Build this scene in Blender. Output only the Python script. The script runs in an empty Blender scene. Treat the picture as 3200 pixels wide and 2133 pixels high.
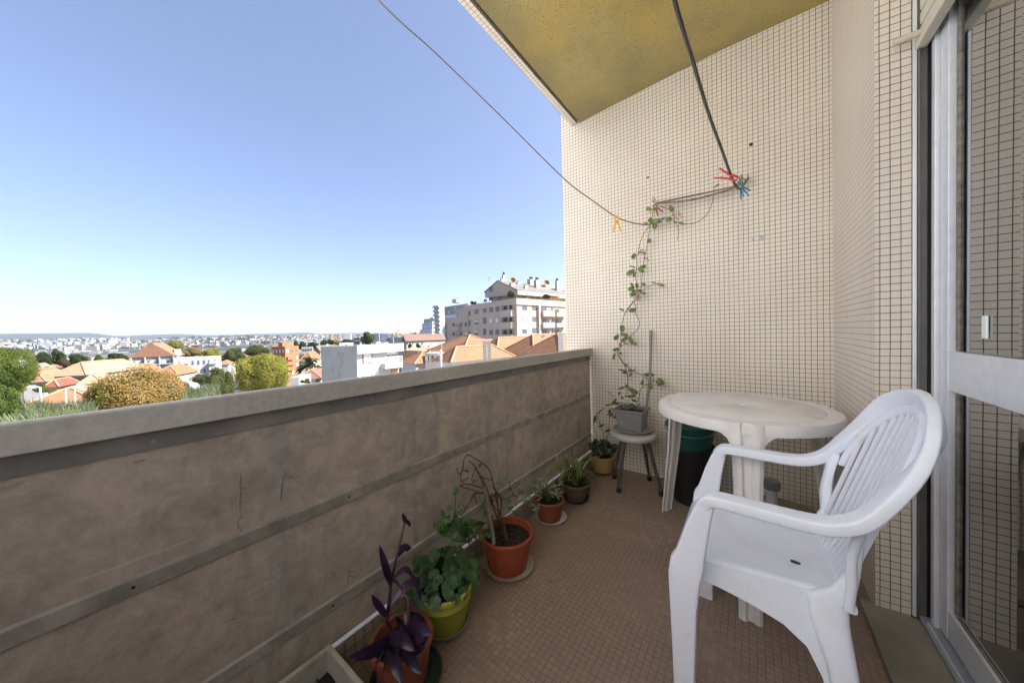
import bpy, bmesh, math, random
import numpy as np
from mathutils import Vector, Matrix, noise
sc = bpy.context.scene
C = sc.collection
R = math.radians
# ------------------------------------------------------------------ camera
FPX, YAW, PIT, ROL, EYE = 1018.3, 0.638736, 0.0235752, -0.0281754, 1.09
_f = Vector((-math.sin(YAW)*math.cos(PIT), math.cos(YAW)*math.cos(PIT), -math.sin(PIT)))
_r = Vector((math.cos(YAW), math.sin(YAW), 0)); _u = _r.cross(_f)
_a = math.cos(ROL)*_r + math.sin(ROL)*_u
_b = -math.sin(ROL)*_r + math.cos(ROL)*_u
cd = bpy.data.cameras.new('camera'); cam = bpy.data.objects.new('camera', cd); C.objects.link(cam)
cam.matrix_world = Matrix(((_a.x, _b.x, -_f.x, 0), (_a.y, _b.y, -_f.y, 0), (_a.z, _b.z, -_f.z, EYE), (0, 0, 0, 1)))
cd.sensor_fit = 'HORIZONTAL'; cd.sensor_width = 36; cd.lens = FPX/3200*36
cd.clip_start = .02; cd.clip_end = 40000
sc.camera = cam
# ------------------------------------------------------------------ light
SUN_AZ, SUN_EL = R(42), R(44)          # azimuth counted from +X towards +Y
w = bpy.data.worlds.new('World'); sc.world = w; w.use_nodes = True
nt = w.node_tree; nt.nodes.clear()
wo = nt.nodes.new('ShaderNodeOutputWorld'); bg = nt.nodes.new('ShaderNodeBackground')
sky = nt.nodes.new('ShaderNodeTexSky'); sky.sky_type = 'NISHITA'; sky.sun_disc = False
sky.sun_elevation = SUN_EL; sky.sun_rotation = R(90)-SUN_AZ
sky.air_density = .6; sky.dust_density = 1.2; sky.ozone_density = 4; sky.altitude = 80
bg.inputs[1].default_value = 0.09
wbal = nt.nodes.new('ShaderNodeMix'); wbal.data_type = 'RGBA'; wbal.blend_type = 'MULTIPLY'; wbal.inputs[0].default_value = 1   # the camera's warm white balance
wbal.inputs[7].default_value = (1.04, .98, 1.03, 1); gam = nt.nodes.new('ShaderNodeGamma'); gam.inputs[1].default_value = .75
nt.links.new(sky.outputs[0], gam.inputs[0]); nt.links.new(gam.outputs[0], wbal.inputs[6]); nt.links.new(wbal.outputs[2], bg.inputs[0]); nt.links.new(bg.outputs[0], wo.inputs[0])
sd = bpy.data.lights.new('sun', 'SUN'); sd.energy = 3.5; sd.angle = R(.5); sd.color = (1, .96, .90)
sun = bpy.data.objects.new('sun', sd); C.objects.link(sun)
_s = Vector((math.cos(SUN_EL)*math.cos(SUN_AZ), math.cos(SUN_EL)*math.sin(SUN_AZ), math.sin(SUN_EL)))
sun.rotation_euler = _s.to_track_quat('Z', 'Y').to_euler(); sun.location = (30, 0, 40)
sc.view_settings.view_transform = 'Standard'; sc.view_settings.look = 'None'
sc.view_settings.exposure = 2.28; sc.view_settings.gamma = 1.0
sc.cycles.max_bounces = 10; sc.cycles.diffuse_bounces = 6; sc.cycles.glossy_bounces = 4
sc.cycles.transmission_bounces = 6; sc.cycles.transparent_max_bounces = 12
sc.cycles.use_denoising = True
try: sc.cycles.denoiser = 'OPENIMAGEDENOISE'
except Exception: pass
sc.cycles.sample_clamp_indirect = 6

# ------------------------------------------------------------------ picture helpers (photo pixels -> points in the place)
def ray(x, y): return ((x-1600)/FPX)*_a - ((y-1066.5)/FPX)*_b + _f
O = Vector((0, 0, EYE))
def pz(x, y, z): d = ray(x, y); return O + d*((z-EYE)/d.z)
def py_(x, y, Y): d = ray(x, y); return O + d*(Y/d.y)
def px_(x, y, X): d = ray(x, y); return O + d*(X/d.x)
def pd(x, y, dist):                     # at a horizontal distance
    d = ray(x, y); return O + d*(dist/math.hypot(d.x, d.y))
def hz(x):                              # row of the horizon in column x
    lo, hi = 900, 1200
    for _ in range(30):
        m = (lo+hi)/2
        if ray(x, m).z > 0: lo = m
        else: hi = m
    return lo

# ------------------------------------------------------------------ mesh helpers
class MB:
    def __init__(s): s.v = []; s.f = []
    def quad(s, *p):
        i = len(s.v); s.v += [tuple(q) for q in p]; s.f.append(tuple(range(i, i+len(p))))
    def box(s, a, b, M=None):
        x0, y0, z0 = a; x1, y1, z1 = b
        x0, x1 = min(x0, x1), max(x0, x1); y0, y1 = min(y0, y1), max(y0, y1); z0, z1 = min(z0, z1), max(z0, z1)
        P = [(x0, y0, z0), (x1, y0, z0), (x1, y1, z0), (x0, y1, z0), (x0, y0, z1), (x1, y0, z1), (x1, y1, z1), (x0, y1, z1)]
        if M: P = [tuple(M @ Vector(p)) for p in P]
        i = len(s.v); s.v += P
        s.f += [tuple(i+k for k in q) for q in ((0, 3, 2, 1), (4, 5, 6, 7), (0, 1, 5, 4), (1, 2, 6, 5), (2, 3, 7, 6), (3, 0, 4, 7))]
        return s
    def prism(s, pts, vec):             # extrude a polygon by vec
        n = len(pts); i = len(s.v); vec = Vector(vec)
        s.v += [tuple(p) for p in pts] + [tuple(Vector(p)+vec) for p in pts]
        s.f.append(tuple(range(i+n-1, i-1, -1))); s.f.append(tuple(range(i+n, i+2*n)))
        for k in range(n): s.f.append((i+k, i+(k+1) % n, i+n+(k+1) % n, i+n+k))
        return s
    def tube(s, pts, r, n=8, cap=True):
        pts = [Vector(p) for p in pts]; m = len(pts)
        rs = r if isinstance(r, (list, tuple)) else [r]*m
        t0 = (pts[1]-pts[0]).normalized(); nrm = t0.orthogonal().normalized(); i0 = len(s.v)
        for k in range(m):
            t = (pts[min(k+1, m-1)]-pts[max(k-1, 0)])
            if t.length < 1e-9: t = t0
            t.normalize(); nrm = (nrm - t*nrm.dot(t)); nrm.normalize(); bn = t.cross(nrm)
            for j in range(n):
                a = 2*math.pi*j/n; s.v.append(tuple(pts[k]+rs[k]*(math.cos(a)*nrm+math.sin(a)*bn)))
        for k in range(m-1):
            for j in range(n):
                a = i0+k*n+j; b = i0+k*n+(j+1) % n; s.f.append((a, b, b+n, a+n))
        if cap: s.f.append(tuple(i0+j for j in range(n-1, -1, -1))); s.f.append(tuple(i0+(m-1)*n+j for j in range(n)))
        return s
    def loft(s, secs, n=14, e=.45, cap=True):
        # secs: (centre, half vector U, half vector V); super-ellipse cross sections
        i0 = len(s.v)
        for c, U, V in secs:
            for j in range(n):
                a = 2*math.pi*j/n; ca, sa = math.cos(a), math.sin(a)
                s.v.append(tuple(Vector(c)+Vector(U)*math.copysign(abs(ca)**e, ca)+Vector(V)*math.copysign(abs(sa)**e, sa)))
        m = len(secs)
        for k in range(m-1):
            for j in range(n):
                a = i0+k*n+j; b = i0+k*n+(j+1) % n; s.f.append((a, b, b+n, a+n))
        if cap: s.f.append(tuple(i0+j for j in range(n-1, -1, -1))); s.f.append(tuple(i0+(m-1)*n+j for j in range(n)))
        return s
    def lathe(s, prof, c=(0, 0, 0), n=40, ang=None):
        i0 = len(s.v); c = Vector(c)
        for r, z in prof:
            for j in range(n):
                a = 2*math.pi*j/n; s.v.append((c.x+r*math.cos(a), c.y+r*math.sin(a), c.z+z))
        for k in range(len(prof)-1):
            for j in range(n):
                a = i0+k*n+j; b = i0+k*n+(j+1) % n; s.f.append((a, b, b+n, a+n))
        if prof[0][0] > 1e-4: s.f.append(tuple(i0+j for j in range(n-1, -1, -1)))
        if prof[-1][0] > 1e-4: s.f.append(tuple(i0+(len(prof)-1)*n+j for j in range(n)))
        return s
    def build(s, name, mat, parent=None, smooth=None, bevel=0, solid=0, fix=True):
        me = bpy.data.meshes.new(name); me.from_pydata(s.v, [], s.f)
        mats = mat if isinstance(mat, (list, tuple)) else [mat]
        for m_ in mats: me.materials.append(m_)
        if fix:
            bm = bmesh.new(); bm.from_mesh(me); bmesh.ops.remove_doubles(bm, verts=bm.verts, dist=1e-6)
            bmesh.ops.recalc_face_normals(bm, faces=bm.faces); bm.to_mesh(me); bm.free()
        if smooth:
            me.shade_smooth(); me.set_sharp_from_angle(angle=R(smooth))
        o = bpy.data.objects.new(name, me); C.objects.link(o)
        if solid:
            md = o.modifiers.new('solid', 'SOLIDIFY'); md.thickness = solid; md.offset = 0
        if bevel:
            md = o.modifiers.new('bevel', 'BEVEL'); md.width = bevel; md.segments = 2; md.limit_method = 'ANGLE'; md.angle_limit = R(40)
        if parent:
            o.parent = parent
            o.matrix_parent_inverse = parent_matrix(parent).inverted()
        return o
def parent_matrix(o):
    M = Matrix.LocRotScale(o.location, o.rotation_euler, o.scale)
    if o.parent: M = parent_matrix(o.parent) @ o.matrix_parent_inverse @ M
    return M
def tag(o, label, cat, group=None, kind=None):
    if label: o['label'] = label
    if cat: o['category'] = cat
    if group: o['group'] = group
    if kind: o['kind'] = kind
    return o
def thing(name, label, cat, loc=(0, 0, 0), group=None):
    o = bpy.data.objects.new(name, None); C.objects.link(o); o.location = loc; o.empty_display_size = .1
    return tag(o, label, cat, group)
def struct(o): o['kind'] = 'structure'; return o
def cat_rom(P, n=8):
    P = [np.array(p, float) for p in P]; P = [2*P[0]-P[1]] + P + [2*P[-1]-P[-2]]; out = []
    for i in range(1, len(P)-2):
        for k in range(n):
            t = k/n; a, b, c, d = P[i-1:i+3]
            out.append(.5*((2*b)+(-a+c)*t+(2*a-5*b+4*c-d)*t*t+(-a+3*b-3*c+d)*t**3))
    out.append(P[-2]); return out

# ------------------------------------------------------------------ materials
class NT:
    def __init__(s, name):
        s.m = bpy.data.materials.new(name); s.m.use_nodes = True; s.t = s.m.node_tree
        s.b = s.t.nodes['Principled BSDF']
    def n(s, typ, **k):
        x = s.t.nodes.new(typ)
        for a, v in k.items(): setattr(x, a, v)
        return x
    def L(s, a, b): s.t.links.new(a, b)
    def set(s, sock, v):
        if hasattr(v, 'is_linked') or hasattr(v, 'links'): s.L(v, sock)
        else: sock.default_value = v
    def math(s, op, a, b=0, c=None, clamp=False):
        x = s.n('ShaderNodeMath', operation=op, use_clamp=clamp); s.set(x.inputs[0], a); s.set(x.inputs[1], b)
        if c is not None: s.set(x.inputs[2], c)
        return x.outputs[0]
    def noise(s, scale=5, detail=4, vec=None, rough=.55, dist=0, w=None):
        x = s.n('ShaderNodeTexNoise'); x.inputs['Scale'].default_value = scale; x.inputs['Detail'].default_value = detail
        x.inputs['Roughness'].default_value = rough; x.inputs['Distortion'].default_value = dist
        s.L(vec if vec is not None else s.pos(), x.inputs['Vector']); return x.outputs['Fac']
    def pos(s):
        if not hasattr(s, '_p'): s._p = s.n('ShaderNodeNewGeometry').outputs['Position']
        return s._p
    def obj(s):
        if not hasattr(s, '_o'): s._o = s.n('ShaderNodeTexCoord').outputs['Object']
        return s._o
    def scaled(s, v, sc_):
        x = s.n('ShaderNodeMapping'); x.inputs['Scale'].default_value = sc_; s.L(v, x.inputs[0]); return x.outputs[0]
    def xyz(s, v=None):
        x = s.n('ShaderNodeSeparateXYZ'); s.L(v if v is not None else s.pos(), x.inputs[0]); return x.outputs
    def ramp(s, fac, stops):
        x = s.n('ShaderNodeValToRGB'); e = x.color_ramp.elements
        while len(e) < len(stops): e.new(.5)
        for k, (p, c) in enumerate(stops):
            e[k].position = p; e[k].color = (*c, 1) if len(c) == 3 else c
        s.L(fac, x.inputs[0]); return x.outputs[0]
    def mix(s, fac, a, b, mode='MIX'):
        x = s.n('ShaderNodeMix', data_type='RGBA', blend_type=mode)
        for sock, v in ((x.inputs[0], fac), (x.inputs[6], a), (x.inputs[7], b)):
            if isinstance(v, tuple) and len(v) == 3: v = (*v, 1)
            s.set(sock, v)
        return x.outputs[2]
    def step(s, v, lo, hi):
        x = s.n('ShaderNodeMapRange', interpolation_type='SMOOTHSTEP'); s.set(x.inputs[0], v)
        x.inputs[1].default_value = lo; x.inputs[2].default_value = hi; return x.outputs[0]
    def bump(s, h, strength=.3, dist=.01):
        x = s.n('ShaderNodeBump'); x.inputs['Strength'].default_value = strength; x.inputs['Distance'].default_value = dist
        s.L(h, x.inputs['Height']); s.L(x.outputs[0], s.b.inputs['Normal'])
    def col(s, c):
        if isinstance(c, tuple) and len(c) == 3: c = (*c, 1)
        s.set(s.b.inputs['Base Color'], c); return s
    def p(s, **k):
        for a, v in k.items(): s.set(s.b.inputs[{'rough': 'Roughness', 'metal': 'Metallic', 'spec': 'Specular IOR Level', 'trans': 'Transmission Weight', 'sss': 'Subsurface Weight', 'coat': 'Coat Weight', 'alpha': 'Alpha'}[a]], v)
        return s
def plain(name, c, rough=.6, var=.15, scale=6, metal=0, bump=0, bscale=60, local=False, spec=.5):
    t = NT(name); v = t.obj() if local else t.pos()
    f = t.noise(scale, 5, v)
    d = tuple(x*(1-var) for x in c); b = tuple(min(1, x*(1+var)) for x in c)
    t.col(t.ramp(f, [(.3, d), (.7, b)])).p(rough=rough, metal=metal, spec=spec)
    if bump: t.bump(t.noise(bscale, 4, v), bump, .004)
    return t.m
def tile_mat(name, ua, va, pitch=.0262, off=(0, 0), tint=((.73, .66, .56), (.68, .645, .55), (.72, .635, .56)), grout=(.10, .075, .052), gw=.042, rough=.35, patch=True, emboss=.5):
    t = NT(name); P = t.xyz()
    u = t.math('DIVIDE', t.math('SUBTRACT', P[ua], off[0]), pitch); v = t.math('DIVIDE', t.math('SUBTRACT', P[va], off[1]), pitch)
    # rows of tile sheets are laid slightly out of true
    wob = t.noise(1.6, 2); u = t.math('ADD', u, t.math('MULTIPLY', t.math('SUBTRACT', wob, .5), .35))
    wob2 = t.noise(1.3, 2, t.scaled(t.pos(), (1.1, 1.3, .9))); v = t.math('ADD', v, t.math('MULTIPLY', t.math('SUBTRACT', wob2, .5), .35))
    fu = t.math('FRACT', u); fv = t.math('FRACT', v)
    du = t.math('MINIMUM', fu, t.math('SUBTRACT', 1, fu)); dv = t.math('MINIMUM', fv, t.math('SUBTRACT', 1, fv))
    d = t.math('MINIMUM', du, dv)
    m = t.step(d, gw*.7, gw*1.5)                      # 1 on the tile, 0 in the joint
    cv = t.n('ShaderNodeCombineXYZ'); t.L(t.math('FLOOR', u), cv.inputs[0]); t.L(t.math('FLOOR', v), cv.inputs[1])
    wn = t.n('ShaderNodeTexWhiteNoise'); wn.noise_dimensions = '3D'; t.L(cv.outputs[0], wn.inputs['Vector'])
    c = t.ramp(wn.outputs['Value'], [(0, tint[0]), (.5, tint[1]), (1, tint[2])])
    big = t.noise(1.5, 5); c = t.mix(.35, c, t.ramp(big, [(.35, tuple(x*.86 for x in tint[0])), (.65, tuple(min(.88, x*1.06) for x in tint[0]))]))
    stn = t.noise(.8, 7, rough=.7, dist=.8); c = t.mix(t.math('MULTIPLY', t.step(stn, .46, .72), .28), c, (.60, .47, .36)); drp = t.noise(1, 6, t.scaled(t.pos(), (7, 7, .5)), rough=.6); c = t.mix(t.math('MULTIPLY', t.step(drp, .56, .75), .22), c, (.55, .50, .42))
    if patch:                                          # joints partly filled with pale mortar
        g = t.noise(3.2, 5, rough=.7); g2 = t.ramp(g, [(.35, grout), (.5, tuple(x*1.4 for x in grout)), (.72, tuple(x*3.5 for x in grout))])
    else: g2 = (*grout, 1)
    t.col(t.mix(m, g2, c)); t.p(rough=rough)
    # pressed half-moon relief, turned at random
    sel = t.math('GREATER_THAN', wn.outputs['Value'], .5)
    rv = t.step(t.math('ABSOLUTE', t.math('SUBTRACT', fu, .4)), .12, .0); rh = t.step(t.math('ABSOLUTE', t.math('SUBTRACT', fv, .35)), .12, .0)
    rel = t.math('ADD', t.math('MULTIPLY', rv, sel), t.math('MULTIPLY', rh, t.math('SUBTRACT', 1, sel)))
    rel = t.math('MULTIPLY', rel, t.step(t.math('MINIMUM', du, dv), .12, .25))
    t.bump(t.math('ADD', m, t.math('MULTIPLY', rel, emboss)), .55, .0016)
    return t.m
M = {}
M['tile_xz'] = tile_mat('tile_end_wall', 0, 2, off=(-1.305, 0))
M['tile_yz'] = tile_mat('tile_side_wall', 1, 2, off=(2.545, 0))
M['tile_xy'] = tile_mat('tile_soffit_band', 0, 1, off=(-1.206, 0))
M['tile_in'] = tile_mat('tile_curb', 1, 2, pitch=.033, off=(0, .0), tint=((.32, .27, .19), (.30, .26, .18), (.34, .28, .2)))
def floor_mat():
    t = NT('floor_tiles'); P = t.xyz(); p = .0215
    u = t.math('DIVIDE', P[0], p); v = t.math('DIVIDE', P[1], p)
    wob = t.noise(2.2, 2); u = t.math('ADD', u, t.math('MULTIPLY', t.math('SUBTRACT', wob, .5), .8)); v = t.math('ADD', v, t.math('MULTIPLY', t.math('SUBTRACT', wob, .5), -.6))
    fu = t.math('FRACT', u); fv = t.math('FRACT', v)
    d = t.math('MINIMUM', t.math('MINIMUM', fu, t.math('SUBTRACT', 1, fu)), t.math('MINIMUM', fv, t.math('SUBTRACT', 1, fv)))
    m = t.step(d, .015, .065)
    cv = t.n('ShaderNodeCombineXYZ'); t.L(t.math('FLOOR', u), cv.inputs[0]); t.L(t.math('FLOOR', v), cv.inputs[1])
    wn = t.n('ShaderNodeTexWhiteNoise'); wn.noise_dimensions = '3D'; t.L(cv.outputs[0], wn.inputs['Vector'])
    c = t.ramp(wn.outputs['Value'], [(0, (.25, .175, .13)), (.5, (.29, .205, .15)), (1, (.34, .24, .18))])
    worn = t.noise(2.4, 5, rough=.65)
    c = t.mix(t.math('MULTIPLY', t.step(worn, .35, .6), .75), c, (.27, .195, .14))
    ag = t.noise(.9, 6, rough=.6); c = t.mix(t.math('MULTIPLY', t.step(ag, .5, .68), .45), c, (.17, .125, .09)); gr = t.noise(90, 4, rough=.8); c = t.mix(t.math('MULTIPLY', t.step(gr, .5, .75), .3), c, (.42, .34, .28))
    vis = t.step(t.noise(2.0, 4, t.scaled(t.pos(), (1, 1.2, 1))), .38, .55)   # where the joints have not silted up
    jt = t.math('MULTIPLY', t.math('SUBTRACT', 1, m), t.math('ADD', .18, t.math('MULTIPLY', vis, .82)))
    t.col(t.mix(jt, c, (.13, .095, .07)))
    t.p(rough=t.ramp(worn, [(.3, (.55,)*3), (.7, (.8,)*3)])); t.bump(t.math('MULTIPLY', t.math('SUBTRACT', 1, jt), 1), .35, .0012)
    return t.m
M['floor'] = floor_mat()
def panel_mat():
    t = NT('parapet_cement_panel')
    a = t.noise(1.7, 9, rough=.68, dist=1.2); b = t.noise(1.0, 7, t.scaled(t.pos(), (1, 8, .7)), rough=.65); h = t.noise(1.0, 8, t.scaled(t.pos(), (1, 1.6, 11)), rough=.7, dist=.8)
    c = t.ramp(a, [(.30, (.26, .22, .185)), (.44, (.42, .355, .29)), (.56, (.54, .45, .36)), (.72, (.34, .31, .27))])
    c = t.mix(t.math('MULTIPLY', t.step(b, .50, .66), .8), c, (.27, .275, .265))    # grey run-off streaks
    c = t.mix(t.math('MULTIPLY', t.step(h, .54, .70), .55), c, (.26, .19, .14))      # brushed bands
    e = t.noise(11, 12, rough=.78, dist=.5); c = t.mix(.5, c, t.ramp(e, [(.34, (.17, .14, .12)), (.5, (.37, .31, .26)), (.66, (.60, .52, .44))]))
    pt = t.step(t.noise(5.5, 10, rough=.75, dist=2.5), .64, .67); c = t.mix(t.math('MULTIPLY', pt, .45), c, (.20, .16, .13))
    sc_ = t.step(t.noise(1.0, 4, t.scaled(t.pos(), (1, 2.2, 26)), rough=.6, dist=1.6), .66, .70); c = t.mix(t.math('MULTIPLY', sc_, .35), c, (.62, .56, .49))
    t.col(c).p(rough=.75); t.bump(t.math('ADD', e, t.math('MULTIPLY', pt, -.5)), .45, .006); return t.m
M['panel'] = panel_mat()
def coping_mat():
    t = NT('coping_concrete'); a = t.noise(3.5, 7, rough=.65); e = t.noise(60, 6, rough=.7)
    c = t.ramp(a, [(.25, (.38, .36, .31)), (.5, (.48, .46, .41)), (.75, (.58, .56, .50))])
    c = t.mix(.3, c, t.ramp(e, [(.35, (.24, .22, .19)), (.6, (.55, .53, .48))])); t.col(c).p(rough=.55); t.bump(e, .3, .003); return t.m
M['coping'] = coping_mat()
M['strip'] = plain('cover_strip', (.29, .26, .22), .7, .35, 14, bump=.5)
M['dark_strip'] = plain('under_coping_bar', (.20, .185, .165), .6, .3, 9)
def ceil_mat():
    t = NT('ceiling_plaster'); a = t.noise(1.6, 5); sp = t.noise(130, 5, rough=.8)
    c = t.ramp(a, [(.3, (.50, .365, .09)), (.5, (.44, .345, .13)), (.7, (.35, .30, .13))])
    X = t.xyz()[0]
    Y = t.xyz()[1]
    # damp stain and soot along the outer edge and in patches
    edge = t.step(t.math('ADD', X, t.math('MULTIPLY', t.noise(3.5, 4), .35)), -.72, -1.0)
    edge2 = t.step(t.math('ADD', Y, t.math('MULTIPLY', t.noise(4, 4), -.2)), 2.30, 2.46)
    c = t.mix(t.math('MULTIPLY', edge, .45), c, (.13, .12, .075))
    c = t.mix(t.math('MULTIPLY', edge2, .3), c, (.26, .22, .09))
    st = t.step(t.noise(.9, 5, t.scaled(t.pos(), (1.5, 1, 1))), .5, .7); c = t.mix(t.math('MULTIPLY', st, .5), c, (.19, .18, .10))
    c = t.mix(t.math('MULTIPLY', t.step(sp, .52, .62), .75), c, (.16, .12, .05))
    t.col(c).p(rough=.9); t.bump(sp, .6, .006); return t.m
M['ceiling'] = ceil_mat()
def plastic(name, c, dirt=(.45, .42, .38), amt=.35, rough=.4):
    t = NT(name); a = t.noise(7, 7, rough=.7); sp = t.noise(170, 4, rough=.7)
    f = t.math('MULTIPLY', t.step(a, .42, .75), amt); cc = t.mix(f, c, dirt)
    cc = t.mix(t.math('MULTIPLY', t.step(sp, .5, .8), .35), cc, tuple(x*.7 for x in c))
    t.col(cc).p(rough=t.ramp(a, [(.3, (rough,)*3), (.7, (min(1, rough+.25),)*3)])); t.b.inputs['Subsurface Weight'].default_value = 0
    t.bump(sp, .12, .001); return t.m
M['white_plastic'] = plastic('white_chair_plastic', (.76, .79, .87), dirt=(.66, .64, .63), amt=.45)
M['table_plastic'] = plastic('table_plastic', (.72, .70, .68), dirt=(.52, .46, .41), amt=.5)
M['alu'] = plain('aluminium_frame', (.70, .72, .76), .35, .05, 30, metal=.15)
M['alu_dark'] = plain('aluminium_shaded_channel', (.36, .38, .42), .45, .08, 30, metal=.15)  # darker copy of the aluminium, recess shade put into its colour
M['guide'] = plain('shutter_guide_metal', (.13, .125, .115), .5, .15, 20, metal=.2)
M['black'] = plain('rubber_black', (.012, .012, .012), .6, .2)
M['gasket'] = plain('old_putty', (.20, .18, .15), .8, .4, 60)
M['shutter'] = plain('shutter_pvc', (.60, .57, .48), .45, .08, 12)
M['peg_stop'] = plain('shutter_stop_plastic', (.55, .50, .38), .4, .1, 12)
M['marble'] = plain('threshold_marble', (.27, .24, .19), .5, .28, 5, bump=.15)
M['leak_light'] = plain('painted_leak_light', (.50, .48, .45), .6, .2, 30)  # pale colour for the light that leaks in under the panels
M['rope'] = None
def rope_mat():
    t = NT('braided_cord'); wv = t.n('ShaderNodeTexWave'); wv.inputs['Scale'].default_value = 60; wv.inputs['Distortion'].default_value = 2; t.L(t.pos(), wv.inputs[0])
    t.col(t.ramp(wv.outputs['Fac'], [(.2, (.09, .075, .07)), (.8, (.26, .22, .20))])).p(rough=.8); return t.m
M['rope'] = rope_mat()
def glass_mat():
    m = bpy.data.materials.new('door_glass'); m.use_nodes = True; t = m.node_tree; t.nodes.clear()
    o = t.nodes.new('ShaderNodeOutputMaterial'); mx = t.nodes.new('ShaderNodeMixShader'); tr = t.nodes.new('ShaderNodeBsdfTransparent'); gl = t.nodes.new('ShaderNodeBsdfGlossy')
    lw = t.nodes.new('ShaderNodeFresnel'); lw.inputs[0].default_value = 1.9
    tr.inputs[0].default_value = (.62, .66, .66, 1); gl.inputs[0].default_value = (.95, .97, 1, 1); gl.inputs['Roughness'].default_value = .015
    ma = t.nodes.new('ShaderNodeMath'); ma.operation = 'MULTIPLY_ADD'; ma.inputs[1].default_value = 1.05; ma.inputs[2].default_value = .20
    t.links.new(lw.outputs[0], ma.inputs[0]); t.links.new(ma.outputs[0], mx.inputs[0]); t.links.new(tr.outputs[0], mx.inputs[1]); t.links.new(gl.outputs[0], mx.inputs[2]); t.links.new(mx.outputs[0], o.inputs[0])
    return m
M['glass'] = glass_mat()
def soil_mat():
    t = NT('potting_soil'); a = t.noise(120, 6, rough=.8); t.col(t.ramp(a, [(.4, (.010, .008, .006)), (.6, (.035, .026, .02)), (.78, (.16, .14, .12))])).p(rough=.95); t.bump(a, .9, .01); return t.m
M['soil'] = soil_mat()
def leaf_mat(name, c1, c2, rough=.45, scale=18, trans=.25, stripe=None):
    t = NT(name); f = t.noise(scale, 3); t.col(t.ramp(f, [(.35, c1), (.65, c2)])).p(rough=rough)
    t.b.inputs['Subsurface Weight'].default_value = 0
    if trans:
        ts = t.n('ShaderNodeBsdfTranslucent'); ts.inputs[0].default_value = (*[min(1, x*1.6) for x in c2], 1)
        mx = t.n('ShaderNodeMixShader'); mx.inputs[0].default_value = trans
        out = t.t.nodes['Material Output']; t.L(t.b.outputs[0], mx.inputs[1]); t.L(ts.outputs[0], mx.inputs[2]); t.L(mx.outputs[0], out.inputs[0])
    return t.m
# ------------------------------------------------------------------ the balcony
D = 2.545
fl = MB(); fl.box((-1.10, -.75, -.12), (.62, D+.05, 0)); struct(fl.build('floor', M['floor']))
# end wall, runs out past the parapet
t_ = MB(); t_.prism([(-1.304, D, -1.2), (.60, D, -1.2), (.60, D, 3.4), (-1.304, D, 3.4)], (0, .22, 0))
tag(t_.build('tiled_wall', M['tile_xz']), 'end wall of the balcony covered in small cream mosaic tiles, vine climbing it', 'wall')
ang = math.atan2(-.099, -.995)
side = thing('tiled_pier', 'cream mosaic pier standing between end wall and glass door', 'pier', (.36, 1.77, 0))
b = MB(); b.prism([(.36, 1.77, 0), (.36, D-.001, 0), (.452, D-.001, 0), (.452, 1.779, 0)], (0, 0, 3.1)); 
me_o = b.build('shaft', [M['tile_yz'], M['tile_xz']], side)
for p_ in me_o.data.polygons:
    p_.material_index = 1 if abs(p_.normal.y) > .7 else 0
# ceiling slab, a little lower towards the street
c_ = MB()
zc = lambda x: 2.868 + (x+.16)*.062 if x < -.16 else 2.868
prof = [(-1.136, 2.806), (-.9, 2.822), (-.5, 2.848), (-.16, 2.868), (.62, 2.870), (.62, 3.1), (-1.136, 3.1)]
c_.prism([(x, -.75, z) for x, z in prof], (0, D+.75-.001, 0)); struct(c_.build('ceiling', M['ceiling']))
be = thing('edge_beam', 'tiled edge beam of the slab above with dark drip groove', 'beam', (-1.18, 0, 2.8))
b = MB(); b.box((-1.2063, -.75, 2.807), (-1.160, D-.002, 3.1)); b.build('tile_band', M['tile_xy'], be)
b = MB(); b.box((-1.1598, -.75, 2.835), (-1.1362, D-.002, 3.1)); b.build('drip_groove', plain('dark_groove', (.03, .025, .015), .9, .4, 20), be)  # groove faces coloured near black

# parapet
pa = thing('parapet', 'grey brown cement parapet with pale coping along the balcony', 'parapet', (-1.09, 0, 0))
b = MB(); b.prism([(-1.068, -.75, .896), (-1.068, -.75, .952), (-1.072, -.75, .956), (-1.205, -.75, .942), (-1.215, -.75, .934), (-1.215, -.75, .885), (-1.12, -.75, .885), (-1.10, -.75, .896)], (0, D+.75-.001, 0))
b.build('coping', M['coping'], pa, bevel=.003)
rnd = random.Random(4)
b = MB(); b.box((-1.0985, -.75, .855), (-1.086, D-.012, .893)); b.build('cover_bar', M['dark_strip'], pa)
gy = D-.013
for z0, z1, o in ((.585, .880, 0), (.262, .552, .0), (.113, .224, 0)):
    b = MB(); b.box((-1.104, -.75, z0), (-1.092, gy, z1)); b.build('panel', M['panel'], pa)
for z0, z1 in ((.546, .580), (.222, .256)):
    b = MB(); b.box((-1.106, -.75, z0), (-1.0875, gy-.002, z1)); st = b.build('cover_strip', M['strip'], pa, bevel=.0015)
    for y in (-.05, .42, .9, 1.12, 1.34, 1.62, 2.0, 2.3):
        k = MB(); k.tube([(-1.0885, y+z0*.2, (z0+z1)/2), (-1.0862, y+z0*.2, (z0+z1)/2)], .0034, 10); k.build('screw', M['black'], st)
for y in (.1, .62, 1.3, 1.95):
    k = MB(); k.tube([(-1.0875, y, .872), (-1.083, y, .872)], .004, 10); k.build('screw', M['strip'], pa)
c5 = lambda x, y: px_(x*.595, 1200+y*.595, -1.0915)
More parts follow.
